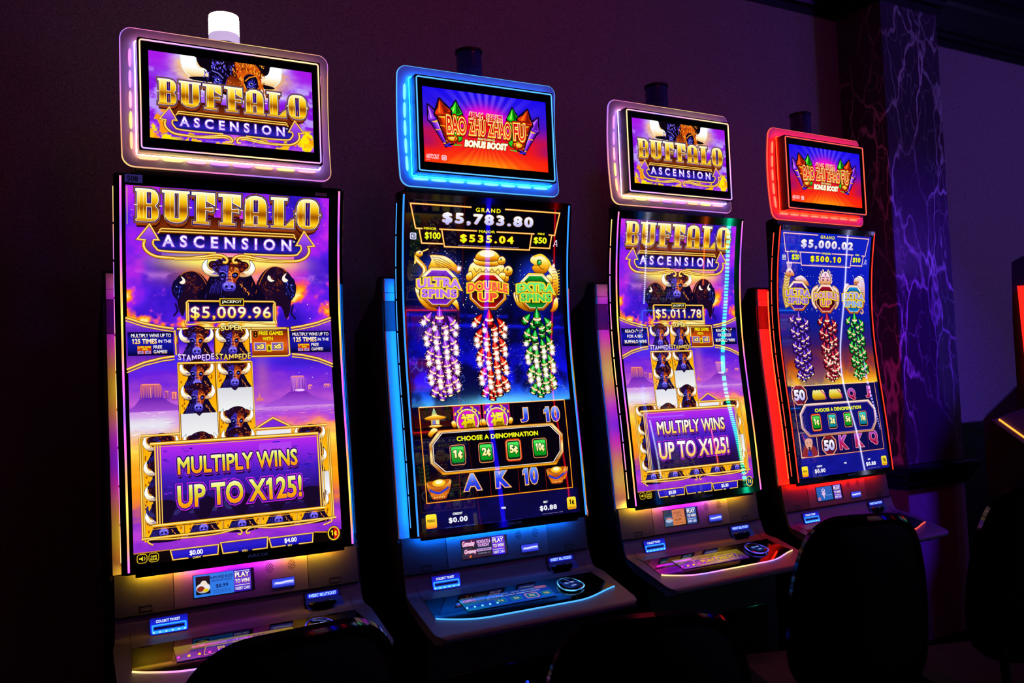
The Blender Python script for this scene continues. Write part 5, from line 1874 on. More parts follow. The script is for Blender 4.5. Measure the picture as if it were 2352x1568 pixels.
o = shifted(MB().box(CX0, CX1, CY, YW, .995, 3.60, .004), ox, oy).build('marble_cladding', M['marble'], col)
o = shifted(MB().box(CX0, CX1, CY + .004, YW, FL, .90, .003), ox, oy).build('papered_base', M['dado'], col)
LP = [(0, .865), (.012, .865), (.016, .89), (.03, .90), (.034, .93), (.05, .945), (.06, .965), (.06, .985), (.045, .992), (0, .995)]
mb = MB().loft(run_x(LP, CY, CX0, CX1, 1, 1))
mb.loft([[(CX0 - a, CY - a, z) for a, z in LP], [(CX0 - a, YW, z) for a, z in LP]])
mb.loft([[(CX1 + a, CY - a, z) for a, z in LP], [(CX1 + a, YW, z) for a, z in LP]])
shifted(mb, ox, oy).build('ledge_moulding', M['trim'], col)
mb = MB().box(CX0 - .012, CX1 + .012, CY - .012, YW, FL, FL + .14, .004)
shifted(mb, ox, oy).build('baseboard', M['trim'], col)
# low dark wainscot along the wall to the right of the pillar
struct('baseboard_back', MB().box(-5, CX0, YW - .02, YW, FL, FL + .15), M['trim'])
struct('trim_6', MB().box(CX1, 12, YW - .05, YW, FL, 1.15).box(CX1, 12, YW - .08, YW, 1.12, 1.17), M['trim'])


# ---------------------------------------------------------------- slot machines
RB = ['#8a14ff', '#e010e8', '#ff8a18', '#ffd020', '#f09010', '#ff10c0']


def pal(kind, sat=0.0):
    def rb(t, off=0.0):
        t = (t + off) % 1.0 * len(RB)
        i = int(t)
        f = t - i
        f = f * f * (3 - 2 * f)
        a, b = lin(RB[i % len(RB)]), lin(RB[(i + 1) % len(RB)])
        c = [a[k] * (1 - f) + b[k] * f for k in range(3)]
        return tuple(v * (1 - sat) + sat for v in c)
    if kind == 'rainbow':
        return rb
    base = lin('#0870ff' if kind == 'blue' else '#ff1004')
    if kind == 'red' and sat > 0:
        return lambda t, off=0: (1, base[1] + sat * .28, base[2] + sat * .16)
    if kind == 'blue' and sat > 0:
        return lambda t, off=0: (base[0] + sat * .25, base[1] + sat * .75, 1)
    return lambda t, off=0: base


def yb(z):
    return front(z) + .084


def deckz(y):
    return .8576 + .28 * y


def mp_deck(x, y, d):
    return np.stack([x, y, .8576 + .28 * y + .0045 + d], 1)


def nr_deck(x, y):
    n = np.array([0, -.28, 1.0])
    n /= np.linalg.norm(n)
    return np.tile(n, (len(x), 1))


def deck_picture(kind):
    def f(X, Y):
        n = fbm(X, Y * 2, 60, 41)
        if kind == 'blue':
            I = ramp(np.clip((X + 222) / 340 + (n - .5) * .5, 0, 1), [(0, '#10a8d8'), (.3, '#1450c0'), (.6, '#1828b0'), (1, '#1848a0')])
            I = mixc(I, '#2818e8', np.exp(-((Y + 118 - X * .1) / 6) ** 2) * .8)
        elif kind == 'rainbow':
            I = ramp(np.clip((Y + 165) / 80 + (n - .5) * .5, 0, 1), [(0, '#8a38d0'), (.35, '#7840b8'), (.6, '#b09038'), (1, '#c8b830')])
            I = mixc(I, '#4a30c0', sstep(-190, -180, X) * sstep(-120, -130, X) * sstep(-110, -120, Y))
        else:
            I = ramp(n, [(.3, '#2010a0'), (.7, '#a01830')])
        return I * .72
    return f


def make_machine(kind, game, x, y, rz, label, amt=1, deck=1, sticker=None, lit=False, card=0, crest=False):
    t = empty('slot_machine', x, y, rz)
    tag(t, label, 'slot machine', 'slot machines along the wall')
    p0, p2 = pal(kind), pal(kind, .22 if kind == 'rainbow' else .4)

    # carcass -----------------------------------------------------------
    zs = np.linspace(1.92, 1.03, 16)
    prof = [(.46, FL), (.46, 1.75), (.43, 1.762), (.21, 1.872), (.178, 1.925), (.14, 1.928)] + [(yb(z) + .004, z) for z in zs] + [(.05, 1.02), (.045, .92), (.036, .88), (.03, .80), (.03, FL)]
    MB().prism_x(prof, -.372, .372).build('cabinet_body', M['plastic'], t)
    mb = MB().box(-.335, .335, -.075, .028, FL + .11, .752, .006)
    base = mb.build('cabinet_door', M['plastic'], t)
    MB().box(-.27, .27, -.082, -.074, .16, .60, .003).build('door_panel', M['gloss'], base)
    MB().box(-.30, .30, -.03, .028, FL, FL + .11).build('toe_kick', M['void'], t)

    def band(z0, z1, nm, m, off, n=8, x0=-.364, x1=.364):
        rings = []
        for z in np.linspace(z0, z1, n):
            yy = yb(z) - off
            rings.append([(x0, yy, z), (x1, yy, z), (x1 + .004, yy + .012, z), (x0 - .004, yy + .012, z)])
        return MB().loft(rings).build(nm, m, t, smooth=True)
    band(1.032, 1.735, 'side_light_panel', M['panel'], .002, 20)
    band(1.737, 1.838, 'speaker_grille', M['grille'], .0, 5)
    band(1.840, 1.868, 'reflector_block', M['panel'], .004, 3)
    band(1.870, 1.918, 'panel_cap', M['panel'], .001, 4)
    # support column behind the upper display
    MB().box(-.29, .29, .06, .13, 1.93, 2.24, .01).build('rear_housing', M['plastic'], t)
    MB().box(-.11, .11, .075, .17, 2.2, 2.5, .01).build('sign_bracket', M['plastic'], t)

    # curved main display ------------------------------------------------
    rings = []
    for z in np.linspace(1.041, 2.198, 30):
        f = front(z)
        rings.append([(-.331, f + .0008, z), (.331, f + .0008, z), (.3345, f + .004, z), (.3455, f + .012, z), (.3455, f + .036, z), (.325, f + .05, z), (-.325, f + .05, z), (-.3455, f + .036, z), (-.3455, f + .012, z), (-.3345, f + .004, z)])
    disp = MB().loft(rings).build('display_housing', M['gloss'], t, smooth=True)
    for s in (-1, 1):
        zz = np.linspace(1.048, 2.19, 70)
        pts = [(s * .3275, front(z) - .001, z) for z in zz]
        rings = [[(px - .0028, py, z), (px + .0028, py, z), (px + .0028, py + .004, z), (px - .0028, py + .004, z)] for px, py, z in pts]
        MB().loft(rings, cols=[pal(kind, .10)((z - 1) / .55, .1) for z in zz]).build('edge_light', M['led'], disp, tint=True)
        mb = MB()
        n = 10
        for k in range(n):
            z0, z1 = 1.075 + k * .1095, 1.075 + (k + 1) * .1095 - .007
            zz = np.linspace(z0, z1, 6)
            rings = [[(s * .3453, front(z) + .016, z), (s * .3453, front(z) + .020, z), (s * .3468, front(z) + .020, z), (s * .3468, front(z) + .016, z)] for z in zz]
            mb.loft(rings, cols=[pal(kind, .2)((z - 1) / .55, .4) for z in zz])
        mb.build('dashed_side_light', M['led'], disp, tint=True)
        zz = np.linspace(1.06, 1.905, 60)
        mb = MB().tube([(s * .329, front(z) + .0535, z) for z in zz], .0032, 6, cols=[p0((z - 1) / .42, .15) for z in zz])
        mb.build('halo_strip', M['halo_mid' if kind == 'rainbow' else 'halo'], disp, tint=True)
    xx = np.linspace(-.30, .30, 40)
    MB().box(-.308, .308, .002, .0125, 1.0265, 1.043, .001).build('light_shield', M['plastic'], disp)  # unseen box, added to keep the strip out of the control glass reflection
    rings = [[(a, .0128, 1.0300), (a, .0136, 1.0300), (a, .0136, 1.0405), (a, .0128, 1.0405)] for a in xx]
    MB().loft(rings, cols=[p0((a + .3) / .5, .45) for a in xx]).build('lower_halo_strip', M['halo_low'], disp, tint=True)
    if game == 'desert':
        desert_main(mp_display, nrm_display, t, amt)
    else:
        fire_main(mp_display, nrm_display, t, amt)
    # faint maker's mark on the lower bezel
    A = Art(mp_display, nrm_display, lift0=.3)
    A.text('ARCiX', 0, 62, 1047, 1056, '#1a2048', bold=.02)
    A.build('bezel_mark', disp)
    if sticker:
        A = Art(mp_display, nrm_display, lift0=3.6)
        A.rect(-316, -268, 2172, 2195, '#2c2260')
        A.text('508', -310, -280, 2175, 2191, '#08060c', bold=.03)
        A.build('number_sticker', disp)
        A = Art(mp_display, nrm_display, lift0=3.6)
        A.rect(248, 284, 2170, 2180, '#3a1c38')
        A.text('22416', 252, 281, 2171, 2179, '#08060c', bold=.03)
        A.build('number_sticker', disp)

    # lower fascia ------------------------------------------------------
    def fasc(x0, x1, z0, z1, lift=0., th=.012):
        def yy(z):
            return .031 + .15 * (z - .915)
        return [[(x0, yy(z0) - lift, z0), (x1, yy(z0) - lift, z0), (x1, yy(z0) + th, z0), (x0, yy(z0) + th, z0)],
                [(x0, yy(z1) - lift, z1), (x1, yy(z1) - lift, z1), (x1, yy(z1) + th, z1), (x0, yy(z1) + th, z1)]]
    cf = MB().loft(fasc(-.2015, .1965, .918, 1.034, .001)).build('centre_fascia', M['metal'], t)
    for s, a, b in ((-1, -.362, -.2035), (1, .1985, .362)):
        sp = MB().loft(fasc(a, b, .918, 1.03)).build('side_fascia', M['metal2'], t)
        c = -.28 if s < 0 else .282
        fr = MB()
        for q in (fasc(c - .017, c + .017, .9365, .9385, .0012), fasc(c - .017, c + .017, .9215, .9235, .0012), fasc(c - .017, c - .0155, .9215, .9385, .0012), fasc(c + .0155, c + .017, .9215, .9385, .0012)):
            fr.loft(q)
        fr.build('lock_plate', M['plastic'], sp)
    mpF, nrF = plane_maps(.031, .15, .915)

    def mpf(px, pz, d):
        return mpF(px, pz, d + .0012)
    # two groups of speaker holes
    for cx in (.078, .147):
        mb = MB()
        for i in range(-3, 4):
            for j in range(-3, 4):
                if (i + j) % 2 == 0 and abs(i) + abs(j) < 5:
                    hx, hz = cx + i * .0035, .996 + j * .0045
                    mb.box(hx - .0014, hx + .0014, .031 + .15 * (hz - .915) - .0016, .031 + .15 * (hz - .915), hz - .0016, hz + .0016)
        o = mb.build('speaker_holes', M['void'], cf)
    # card reader screen
    MB().loft(fasc(-.149, .030, .938, 1.004, .002)).build('card_screen_frame', M['gloss'], cf)
    A = Art(lambda a, b, d: mpf(a, b, d + .0008), nrF, 0, lift0=.1)
    card_art(A, card)
    A.build('card_screen', cf)
    MB().loft(fasc(.082, .153, .933, .961, .004)).build('card_slot', M['void'], cf)
    A = Art(lambda a, b, d: mpf(a, b, d + .0032), nrF, 0, lift0=.1)
    A.rect(83, 152, 934, 960, G(934, 960, [(0, '#2028c0'), (.5, '#4858f0'), (1, '#2c34d8')]))
    A.poly([(88, 942), (150, 942), (150, 953), (88, 950)], '#7a88ff')
    A.line([(92, 948), (110, 946), (128, 949), (148, 948)], 4, '#f0f4ff')
    A.build('card_slot_light', cf, 'print')

    # console -----------------------------------------------------------
    pr = [(.034, .9165), (.0225, .905), (.02, .89), (.0095, .862), (.002, .855), (-.012, .8495), (-.03, .8475)]
    pr += [(yy, deckz(yy)) for yy in (-.05, -.12, -.19, -.225, -.24, -.25, -.258)]
    pr += [(-.265, .7815), (-.270, .776), (-.270, .768), (-.264, .761), (-.24, .759), (-.12, .789), (-.05, .811), (-.01, .824), (.012, .838), (.024, .862), (.032, .89), (.0385, .9165)]

    def hw(yy):
        w_ = .362 + .012 * min(1, max(0, (.03 - yy) / .08))
        c = -.235
        if yy < c:
            w_ -= .036 - math.sqrt(max(0, .036 ** 2 - (c - yy) ** 2))
        return w_
    rings = [[(s * hw(a), a, b) for a, b in pr] for s in (-1, -.98, .98, 1)]
    con = MB().loft(rings).build('console', M['metal'], t, smooth=True)
    # thin panel lines in the console
    for s in (-1, 1):
        MB().tube([(s * (.302 + .012 * k), .0225 - .0006 * k, .903 - .013 * k) for k in range(0, 3)] + [(s * .325, -.012, .8502), (s * .327, -.048, .8445)], .0009, 5).build('panel_joint', M['void'], con)
    MB().box(-.362, .362, .0205, .04, .9155, .9178).build('console_joint', M['void'], con)
    # black glass control top
    fc = [(-.335, -.163), (-.318, -.172), (-.285, -.184), (-.245, -.196), (-.21, -.2025), (-.17, -.206), (-.13, -.2065), (-.08, -.2065), (0, -.2065), (.08, -.2065), (.13, -.2065), (.17, -.206), (.205, -.202), (.24, -.193), (.275, -.181), (.305, -.171), (.342, -.161)]
    outl = [(-.327, -.05), (.320, -.046)] + fc[::-1]
    MB().loft([[(a, b, deckz(b) - .004) for a, b in outl], [(a, b, deckz(b) + .0018) for a, b in outl]]).build('control_glass', M['gloss'], con)
    fcs = smooth([(a, b) for a, b in fc], 4, False)
    MB().tube([(a, b - .0015, deckz(b) + .0025) for a, b in fcs], .0026, 6, cols=[pal(kind, .25)((a + .33) / .36, .55) for a, b in fcs]).build('front_light', M['led'], con, tint=True)
    backdrop('touch_panel', -222, 112, -160, -86, 3.0, mp_deck, nr_deck, deck_picture(kind), con, 0, m='screen_dim')
    A = Art(mp_deck, nr_deck, 0, lift0=.4)
    deck_art(A, kind)
    A.build('touch_panel_artwork', con, 'art_dim')
    # row of little lamps reflecting by the panel's left end
    for k in range(5):
        c = (pal(kind)(k / 5, .2)) if kind == 'rainbow' else pal(kind, .5)(0)
        cx, cy = -.216 + .0275 * k, -.1425
        MB().lathe([(.0001, deckz(cy) + .0085), (.003, deckz(cy) + .0078), (.0045, deckz(cy) + .0045)], cx, cy, 10, cols=[c] * 3).build('button_lamp', M['led'], con, tint=True)
    # play button: teardrop ring and clear cap
    bp = smooth([(.146, -.112), (.158, -.085), (.185, -.074), (.212, -.080), (.231, -.104), (.236, -.132), (.218, -.150), (.18, -.158), (.150, -.142)], 4)
    cxb, cyb = .190, -.116
    ring = [(a, b, deckz(b) + .010) for a, b in bp]
    btn = MB().loft([[(a, b, deckz(b)) for a, b in bp], [(cxb + (a - cxb) * .97, cyb + (b - cyb) * .97, deckz(b) + .010) for a, b in bp], [(cxb + (a - cxb) * .8, cyb + (b - cyb) * .8, deckz(b) + .013) for a, b in bp]]).build('play_button', M['gloss'], con, smooth=True)
    lightc = pal('blue', .4)(0) if kind != 'red' else pal('red', .2)(0)
    if kind == 'rainbow':
        lightc = lin('#5a50ff')
    MB().tube(ring, .0022, 6, closed=True, cols=[tuple(v * (.35 + .65 * (math.sin(i * .9) > -.2)) * (1 if b[1] < -.1 else .4) for v in lightc) for i, b in enumerate(ring)]).build('button_ring', M['led'], btn, tint=True)
    A = Art(lambda a, b, d: np.stack([a, b, .8576 + .28 * b + .0134 + d], 1), nr_deck, 0, lift0=.3)
    A.poly([((cxb + (a - cxb) * .74) * 1000, (cyb + (b - cyb) * .74) * 1000) for a, b in bp], '#0c1c50' if kind != 'red' else '#300810')
    A.ell(178, -112, 9, 6, '#6078c0')
    A.ell(200, -108, 10, 7, '#7890d8')
    A.line([(186, -132), (206, -130)], 6, '#8098e0')
    A.build('button_face', btn)

    # ticket printer and bill acceptor -------------------------------------
    def cons(x0, x1, z0, z1, lift, th=.01):
        def yy(z):
            return float(np.interp(z, [.84, .856, .89, .91], [.002, .009, .020, .0245]))
        return [[(x0, yy(z) - lift, z), (x1, yy(z) - lift, z), (x1, yy(z) + th, z), (x0, yy(z) + th, z)] for z in (z0, (z0 + z1) / 2, z1)]
    tp = MB().loft(cons(-.272, -.169, .857, .902, .004)).build('ticket_printer', M['void'], con)
    mpc, nrc = plane_maps(.0165, .3, .88)
    A = Art(lambda a, b, d: mpc(a, b, d + .0062), nrc, 0, lift0=.1)
    A.poly(rrect(-272, -169, 858, 902, 4), G(858, 902, [(0, '#1418d0'), (.5, '#1c2cf0'), (1, '#1210a0')]))
    A.text('COLLECT TICKET', -256, -190, 888.5, 896, '#e8f8ff', bold=.04)
    A.poly(rrect(-268, -173, 860, 884, 4), '#38b8ff')
    A.poly(rrect(-264, -177, 868, 880, 3), '#1840e0')
    A.poly(rrect(-262, -180, 871, 877, 2), '#060830')
    for k in range(6):
        A.ell(-263 + 17 * k, 863.5, 3, 2, '#d8fcff', 8)
    A.build('ticket_light', tp, 'print')
    mb = MB()
    mb.tube([(-.262, .0045, .8495), (-.172, .0045, .8495)], .0055, 10)
    mb.build('ticket_slot', M['gloss'], tp)
    ba = MB().loft(cons(.176, .296, .842, .906, .003)).build('bill_acceptor', M['plastic'], con)
    A = Art(lambda a, b, d: mpc(a, b, d + .0058), nrc, 0, lift0=.1)
    A.poly(rrect(179, 292, 884, 905, 8), '#0c0a50')
    A.poly(rrect(186, 284, 888, 902, 7), '#1c28e0')
    A.text('INSERT BILL/TICKET', 192, 280, 891, 900, '#b8e0ff', outs=((.06, '#3858ff'),), bold=.03)
    A.poly([(178, 884), (294, 884), (308, 843), (190, 843)], G(843, 884, [(0, '#141a70'), (.5, '#0a0c48'), (1, '#101458')]))
    for a in (200, 208, 216, 254, 263, 272):
        A.ell(a, 850 + abs(a - 235) * .08, 2.6, 1.5, '#a8c0ff', 6)
    A.build('bill_light', ba, 'print')
    pts = smooth([(.186, 0, .868), (.2, 0, .879), (.228, 0, .876), (.262, 0, .880), (.28, 0, .868), (.262, 0, .855), (.228, 0, .851), (.198, 0, .856)], 3)
    MB().loft([[(a, .0165 + .3 * (c - .88) - .0072, c) for a, b, c in pts], [(.233 + (a - .233) * .8, .0165 + .3 * (c - .88) - .016, .866 + (c - .866) * .8) for a, b, c in pts]]).build('bill_mouth', M['gloss'], ba, smooth=True)

    # sign on top ----------------------------------------------------------
    rr = densify(rrect(-.316, .316, 2.233, 2.652, .032, 7), .03)

    def py(z):
        u = (z - 2.44) / .21
        return .066 - .018 * u * u
    cz = 2.4425
    rings = []
    for kk, dy in ((.02, 0), (.6, 0), (1, 0), (1, .012), (.02, .012)):
        rings.append([(a * kk, py(cz + (b - cz) * kk) + dy, cz + (b - cz) * kk) for a, b in rr])
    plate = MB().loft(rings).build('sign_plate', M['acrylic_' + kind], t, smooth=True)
    per = len(rr)
    MB().tube([(a, py(b) + .004, b) for a, b in rr], .0036, 6, closed=True, cols=[p2(i / per * 2.6, .1) for i in range(per)]).build('plate_rim_light', M['rim'], plate, tint=True)
    ib = rrect(-.2755, .2755, 2.270, 2.610, .006, 3)
    sm = MB().loft([[(a, 0, b) for a, b in ib], [(a, .052, b) for a, b in ib]]).build('sign_monitor', M['plastic'], t)
    MB().box(-.262, .262, -.0015, .001, 2.284, 2.597).build('monitor_bezel', M['gloss'], sm)
    ir = densify(rrect(-.2685, .2685, 2.277, 2.603, .006, 3), .02)
    MB().tube([(a, -.0006, b) for a, b in ir], .0042, 6, closed=True, flat=.5, cols=[pal(kind, .32)(i / len(ir) * 3.2, .3) for i in range(len(ir))]).build('monitor_ring_light', M['led'], sm, tint=True)
    hr = densify(rrect(-.2785, .2785, 2.267, 2.613, .006, 3), .02)
    MB().tube([(a, .044, b) for a, b in hr], .0018, 5, closed=True, cols=[pal(kind, .28 if kind == 'rainbow' else 0)(i / len(hr) * 2.2, .2) for i in range(len(hr))]).build('sign_fill_strip', M['halo_soft' if kind == 'rainbow' else 'halo'], sm, tint=True)  # hidden thin tube, added to brighten the sign plate
    pods = [((-.291, 2.285 + k * .063), (-.291, 2.285 + k * .063 + .054)) for k in range(5)] + [((-.274 + k * .0685, 2.2595), (-.274 + k * .0685 + .059, 2.2595)) for k in range(8)]
    pods += [((.289, 2.285 + k * .063), (.289, 2.285 + k * .063 + .054)) for k in range(5)]
    for k, (a, b) in enumerate(pods):
        pts = [(a[0] + (b[0] - a[0]) * q, 0, a[1] + (b[1] - a[1]) * q) for q in (0, .12, .5, .88, 1)]
        pts = [(u, py(v) - .003, v) for u, _, v in pts]
        MB().tube(pts, [.0012, .0036, .0044, .0036, .0012], 6, cols=[pal(kind, .18)(k / 5.0, .35)] * 5).build('halo_lamp', M['pod_soft' if kind == 'rainbow' else 'pod'], plate, tint=True)
    mpS, nrS = plane_maps(-.0015)
    if game == 'desert':
        desert_top(mpS, nrS, t)
    else:
        burst_top(mpS, nrS, t)

    # signal lamp ------------------------------------------------------------
    cx, cy = 0, .135
    MB().lathe([(.02, 2.2), (.02, 2.64), (.047, 2.645), (.050, 2.665), (.050, 2.672)], cx, cy, 28).build('lamp_post', M['gloss'], t, smooth=True)
    cand = MB().lathe([(.048, 2.672), (.048, 2.705)], cx, cy, 28).build('lower_lamp', M['lamp2'] if lit else M['lens_dark'], t, smooth=True)
    pf = [(.048, 2.707)]
    for k in range(6):
        pf += [(.0485, 2.710 + k * .0095), (.047, 2.714 + k * .0095)]
    pf += [(.046, 2.768), (.030, 2.772)]
    MB().lathe(pf, cx, cy, 28).build('upper_lamp', M['lamp'] if lit else M['lens_dark'], t, smooth=True)
    MB().lathe([(.0505, 2.766), (.0505, 2.776), (.03, 2.780)] if not lit else [(.047, 2.7685), (.03, 2.771)], cx, cy, 28).build('lamp_cap', M['plastic'] if not lit else M['lamp'], t, smooth=True)
    if crest:
        mq, nq = plane_maps(-.0825)
        A = Art(mq, nq, 0, lift0=.4)
        A.text('POINT', -20, 60, 470, 508, '#1838ff', bold=.0, shear=.25)
        A.text('WEST', -75, -26, 470, 496, '#1838ff', bold=.0, shear=.25)
        A.ell(24, 522, 7, 9, '#2048ff')
        A.line([(24, 512), (16, 500), (30, 496)], 5, '#1838ff')
        A.build('door_emblem', base)
    return t


def card_art(A, k):
    if k == 0:
        A.rect(-147, 28, 940, 1003, '#08060c')
        A.rect(-147, -30, 939, 1003, '#2c7ae8')
        A.rect(-141, -100, 946, 998, '#0c0c10')
        A.ell(-120, 964, 21, 15, '#9aa0a8')
        A.ell(-120, 965, 19, 13, '#e8e8f0')
        A.ell(-127, 962, 11, 8, '#8a2c18')
        A.ell(-113, 957, 8, 5, '#e8c818')
        A.poly([(-128, 978), (-122, 985), (-112, 984), (-106, 972), (-118, 970)], '#f0e0d0')
        A.text('HAM AND EGGS', -99, -34, 986, 995, '#14144a', bold=.02)
        A.text('GRAVEYARD SPECIAL', -96, -36, 978, 984, '#14144a', bold=.01)
        A.text('$8.99', -84, -48, 958, 970, '#14144a', bold=.02)
        for z in (952, 948, 944):
            A.text('TWO EGGS HASH BROWNS TOAST', -92, -40, z, z + 2.6, '#14144a')
    elif k == 1:
        A.rect(-147, 28, 940, 1003, G(940, 1003, [(0, '#3a2038'), (.5, '#142838'), (1, '#3a1840')]))
        A.text('Gameday', -143, -96, 976, 998, '#f8e8ff', outs=((.08, '#c02878'),), bold=.02, shear=.2)
        A.text('Giveaway', -138, -92, 952, 970, '#f8e8ff', outs=((.08, '#c02878'),), bold=.02, shear=.2)
        A.rect(-124, -98, 970, 977, '#281818')
        A.text('MONDAYS &', -88, -36, 985, 997, '#e8c0f0', outs=((.06, '#8a3098'),), bold=.02)
        A.text('THURSDAY', -86, -40, 974, 984, '#e8c0f0', outs=((.06, '#8a3098'),), bold=.02)
        A.rect(-90, -34, 959, 968, '#c8a0e0')
        A.text('WIN DRAWINGS', -87, -37, 961, 966, '#3a1850', bold=.03)
        A.text('BETWEEN NOON - 6 PM', -86, -40, 950, 953.5, '#c0c0d8')
        A.ell(-116, 946, 4, 5, '#e86018', 8)
    elif k == 2:
        A.rect(-147, 28, 940, 1003, '#08080c')
        A.rect(-145, -40, 941, 1002, '#d07848')
        A.rect(-145, -104, 941, 1002, '#3a5a88')
        A.rect(-145, -104, 978, 1002, '#18344a')
        A.ell(-122, 965, 16, 8, '#e08058')
        A.ell(-122, 961, 18, 7, '#a8b8d8')
        A.text('EVENING', -96, -60, 984, 993, '#5a2818')
        A.text('SPECIAL', -84, -54, 973, 981, '#5a2818')
        A.text('$16.99', -90, -62, 956, 966, '#3a1410', bold=.02)
        for z in (950, 946):
            A.text('SOUP OR SALAD DESSERT', -92, -48, z, z + 2.4, '#5a2818')
    else:
        A.rect(-147, 28, 940, 1003, '#06060c')
        A.rect(-145, -40, 941, 1002, '#2060b8')
        A.ell(-100, 985, 12, 9, '#e8c8f0')
        A.ell(-100, 987, 8, 5, '#5a80c8')
        A.rect(-112, -88, 966, 976, '#e8b8e0')
        A.poly([(-106, 966), (-94, 966), (-100, 948)], '#e8c8e8')
        A.ell(-132, 950, 10, 8, '#c070a0')
        A.text('ICE CREAM', -86, -46, 960, 965, '#90b8e8')
    bg = [(0, '#2a10a8'), (.5, '#7a40d8'), (1, '#3a18b8')]
    tx = ('#ffe8f0', '#ffd8b0')
    if k >= 2:
        bg = [(0, '#2a50a0'), (1, '#2a60b0')] if k == 2 else [(0, '#6a38c0'), (1, '#5a48d8')]
    A.rect(-31, 20, 939, 1003, G(939, 1003, bg))
    A.line([(-28, 999), (16, 999)], 1.4, '#ffffff')
    A.line([(-28, 958), (16, 958)], 1.4, '#ffffff')
    A.text('PLAY', -27, 16, 981, 996, G(981, 996, [(0, '#ffe070'), (.5, '#ffffff'), (1, '#ffffff')]), outs=((.04, '#3a1058'),), bold=.03)
    A.text('TO WIN!', -27, 16, 964, 976, G(964, 976, [(0, '#ffb060'), (.5, '#ffffff'), (1, '#ffffff')]), outs=((.04, '#3a1058'),), bold=.03)
    A.text('INSERT CARD', -27, 16, 944, 953, '#f0f0ff', bold=.02)


def deck_art(A, kind):
    if kind == 'blue':
        for a, b, c in ((-212, -108, '#a82838'), (62, -98, '#a03838')):
            A.poly(rrect(a, a + 44, b, b + 14, 5), '#e06050')
            A.poly(rrect(a + 2, a + 42, b + 2, b + 12, 4), c)
        A.text('HELP', -200, -180, -105, -98, '#ffd0a0')
        A.text('CASHOUT', 68, 102, -94, -88, '#ffd0a0')
        A.text('ANY   WAY TRIGGER', -70, 60, -98, -92, '#d8e0ff')
        A.text('THE ULTRA SPINS FEATURE', -90, 72, -110, -104, '#d8e0ff', bold=.02)
        for i, (a, t) in enumerate(((-110, '1¢'), (-52, '2¢'), (8, '5¢'), (64, '10¢'))):
            if i == 2:
                A.poly(rrect(a - 4, a + 46, -148, -116, 8), '#ff8a60')
            A.poly(rrect(a, a + 42, -145, -119, 6), '#188898')
            A.poly(rrect(a + 2, a + 40, -143, -121, 5), '#106848')
            A.text(t, a + 11, a + 31, -139, -125, '#e8d818', bold=.04)
    elif kind == 'rainbow':
        A.poly([(-150, -150), (60, -150), (80, -112), (-140, -112)], '#5a30a8')
        A.gold([(-150, -150), (60, -150), (80, -112), (-140, -112)], 3, True)
        A.text('PLAY CREDIT', -110, 60, -140, -120, '#f0c830', outs=((.05, '#3a1060'),), bold=.04)
        A.text('SELECT BET', -80, 30, -106, -96, '#2a1430', bold=.02)
        A.poly([(-212, -158), (-200, -128), (-168, -128), (-160, -158)], '#5838c8')
    else:
        A.text('TOUCH TO PLAY', -100, 60, -134, -112, '#f0c8a0', bold=.03)


M['print'] = glow('printed_light', 1.0, 'NONE', .3, .3)
WX = [0.0, .8709, 1.7788, 2.7001]
WY = [0.0, -.0301, .005, .0605]
WR = [0.0, -.0136, .0097, .0327]
machines = []
machines.append(make_machine('rainbow', 'desert', WX[0], WY[0], WR[0], 'leftmost slot machine with bison game reading $5,009.96 and white lit top lamp', 1, sticker=True, lit=True, card=0))
machines.append(make_machine('blue', 'fire', WX[1], WY[1], WR[1], 'blue lit slot machine with firecracker game reading $5,783.80', 0, card=1, crest=True))
machines.append(make_machine('rainbow', 'desert', WX[2], WY[2], WR[2], 'slot machine with bison game reading $5,011.78 between blue and red lit machines', 2, card=2))
machines.append(make_machine('red', 'fire', WX[3], WY[3], WR[3], 'red lit slot machine with firecracker game reading $5,000.02 in front of the pillar', 1, sticker=True, card=3))


# ---------------------------------------------------------------- machine at the right edge of the room
def end_machine():
    t = empty('slot_machine', 4.05, -.05, 0)
    tag(t, 'black slot machine with red side lights cut off by the right edge of the picture', 'slot machine')

    def sh(mb):
        return shifted(mb, 4.05, -.05)

    def slab(pts, off, th):
        """outline seen side on, extruded to the back right"""
        ux, uy = .86, .51
        a = [(px + ux * off, py_ + uy * off, z) for px, py_, z in pts]
        b = [(px + ux * (off + th), py_ + uy * (off + th), z) for px, py_, z in pts]
        return [a, b]
    dx, dy = .51, -.86          # to the right across the view

    def at(s, z):
        """point s units right of the left front corner"""
        return (3.764 + dx * s, -.132 + dy * s, z)
    body = [at(.012, 2.045), at(.0, 1.74), at(.0, 1.41), at(-.16, 1.246), at(-.16, FL), at(.75, FL), at(.75, 2.06), at(.06, 2.07)]
    sh(MB().loft(slab(body, .03, .5))).build('cabinet_body', M['plastic'], t)
    zz = np.linspace(1.40, 1.92, 12)
    rings = []
    for z in zz:
        k = .03 + (1.92 - z) * .03
        q = [at(k, z), at(k + .10, z)]
        rings.append([q[0], q[1], (q[1][0] + .02, q[1][1] + .012, z), (q[0][0] + .02, q[0][1] + .012, z)])
    sh(MB().loft(rings, cols=[pal('red', .03)(0)] * 12)).build('side_light', M['led'], t, tint=True)
    slope = [at(-.12, 1.246), at(.6, .62), at(.75, .62), at(.75, 1.30), at(.02, 1.30)]
    sh(MB().loft(slab(slope, -.02, .06))).build('sloping_console', M['metal2'], t)
    A0, B0 = at(-.088, 1.252), at(.6, .655)
    pts = [tuple(A0[i] + (B0[i] - A0[i]) * k / 12 for i in range(3)) for k in range(13)]
    pts = [(a - .86 * .03, b - .51 * .03, c) for a, b, c in pts]
    sh(MB().tube(pts, .0045, 8, cols=[(1, .22, .02)] * 13)).build('console_light', M['halo2'], t, tint=True)
    return t


M['halo2'] = glow('red_tube', 3.0)
end_machine()


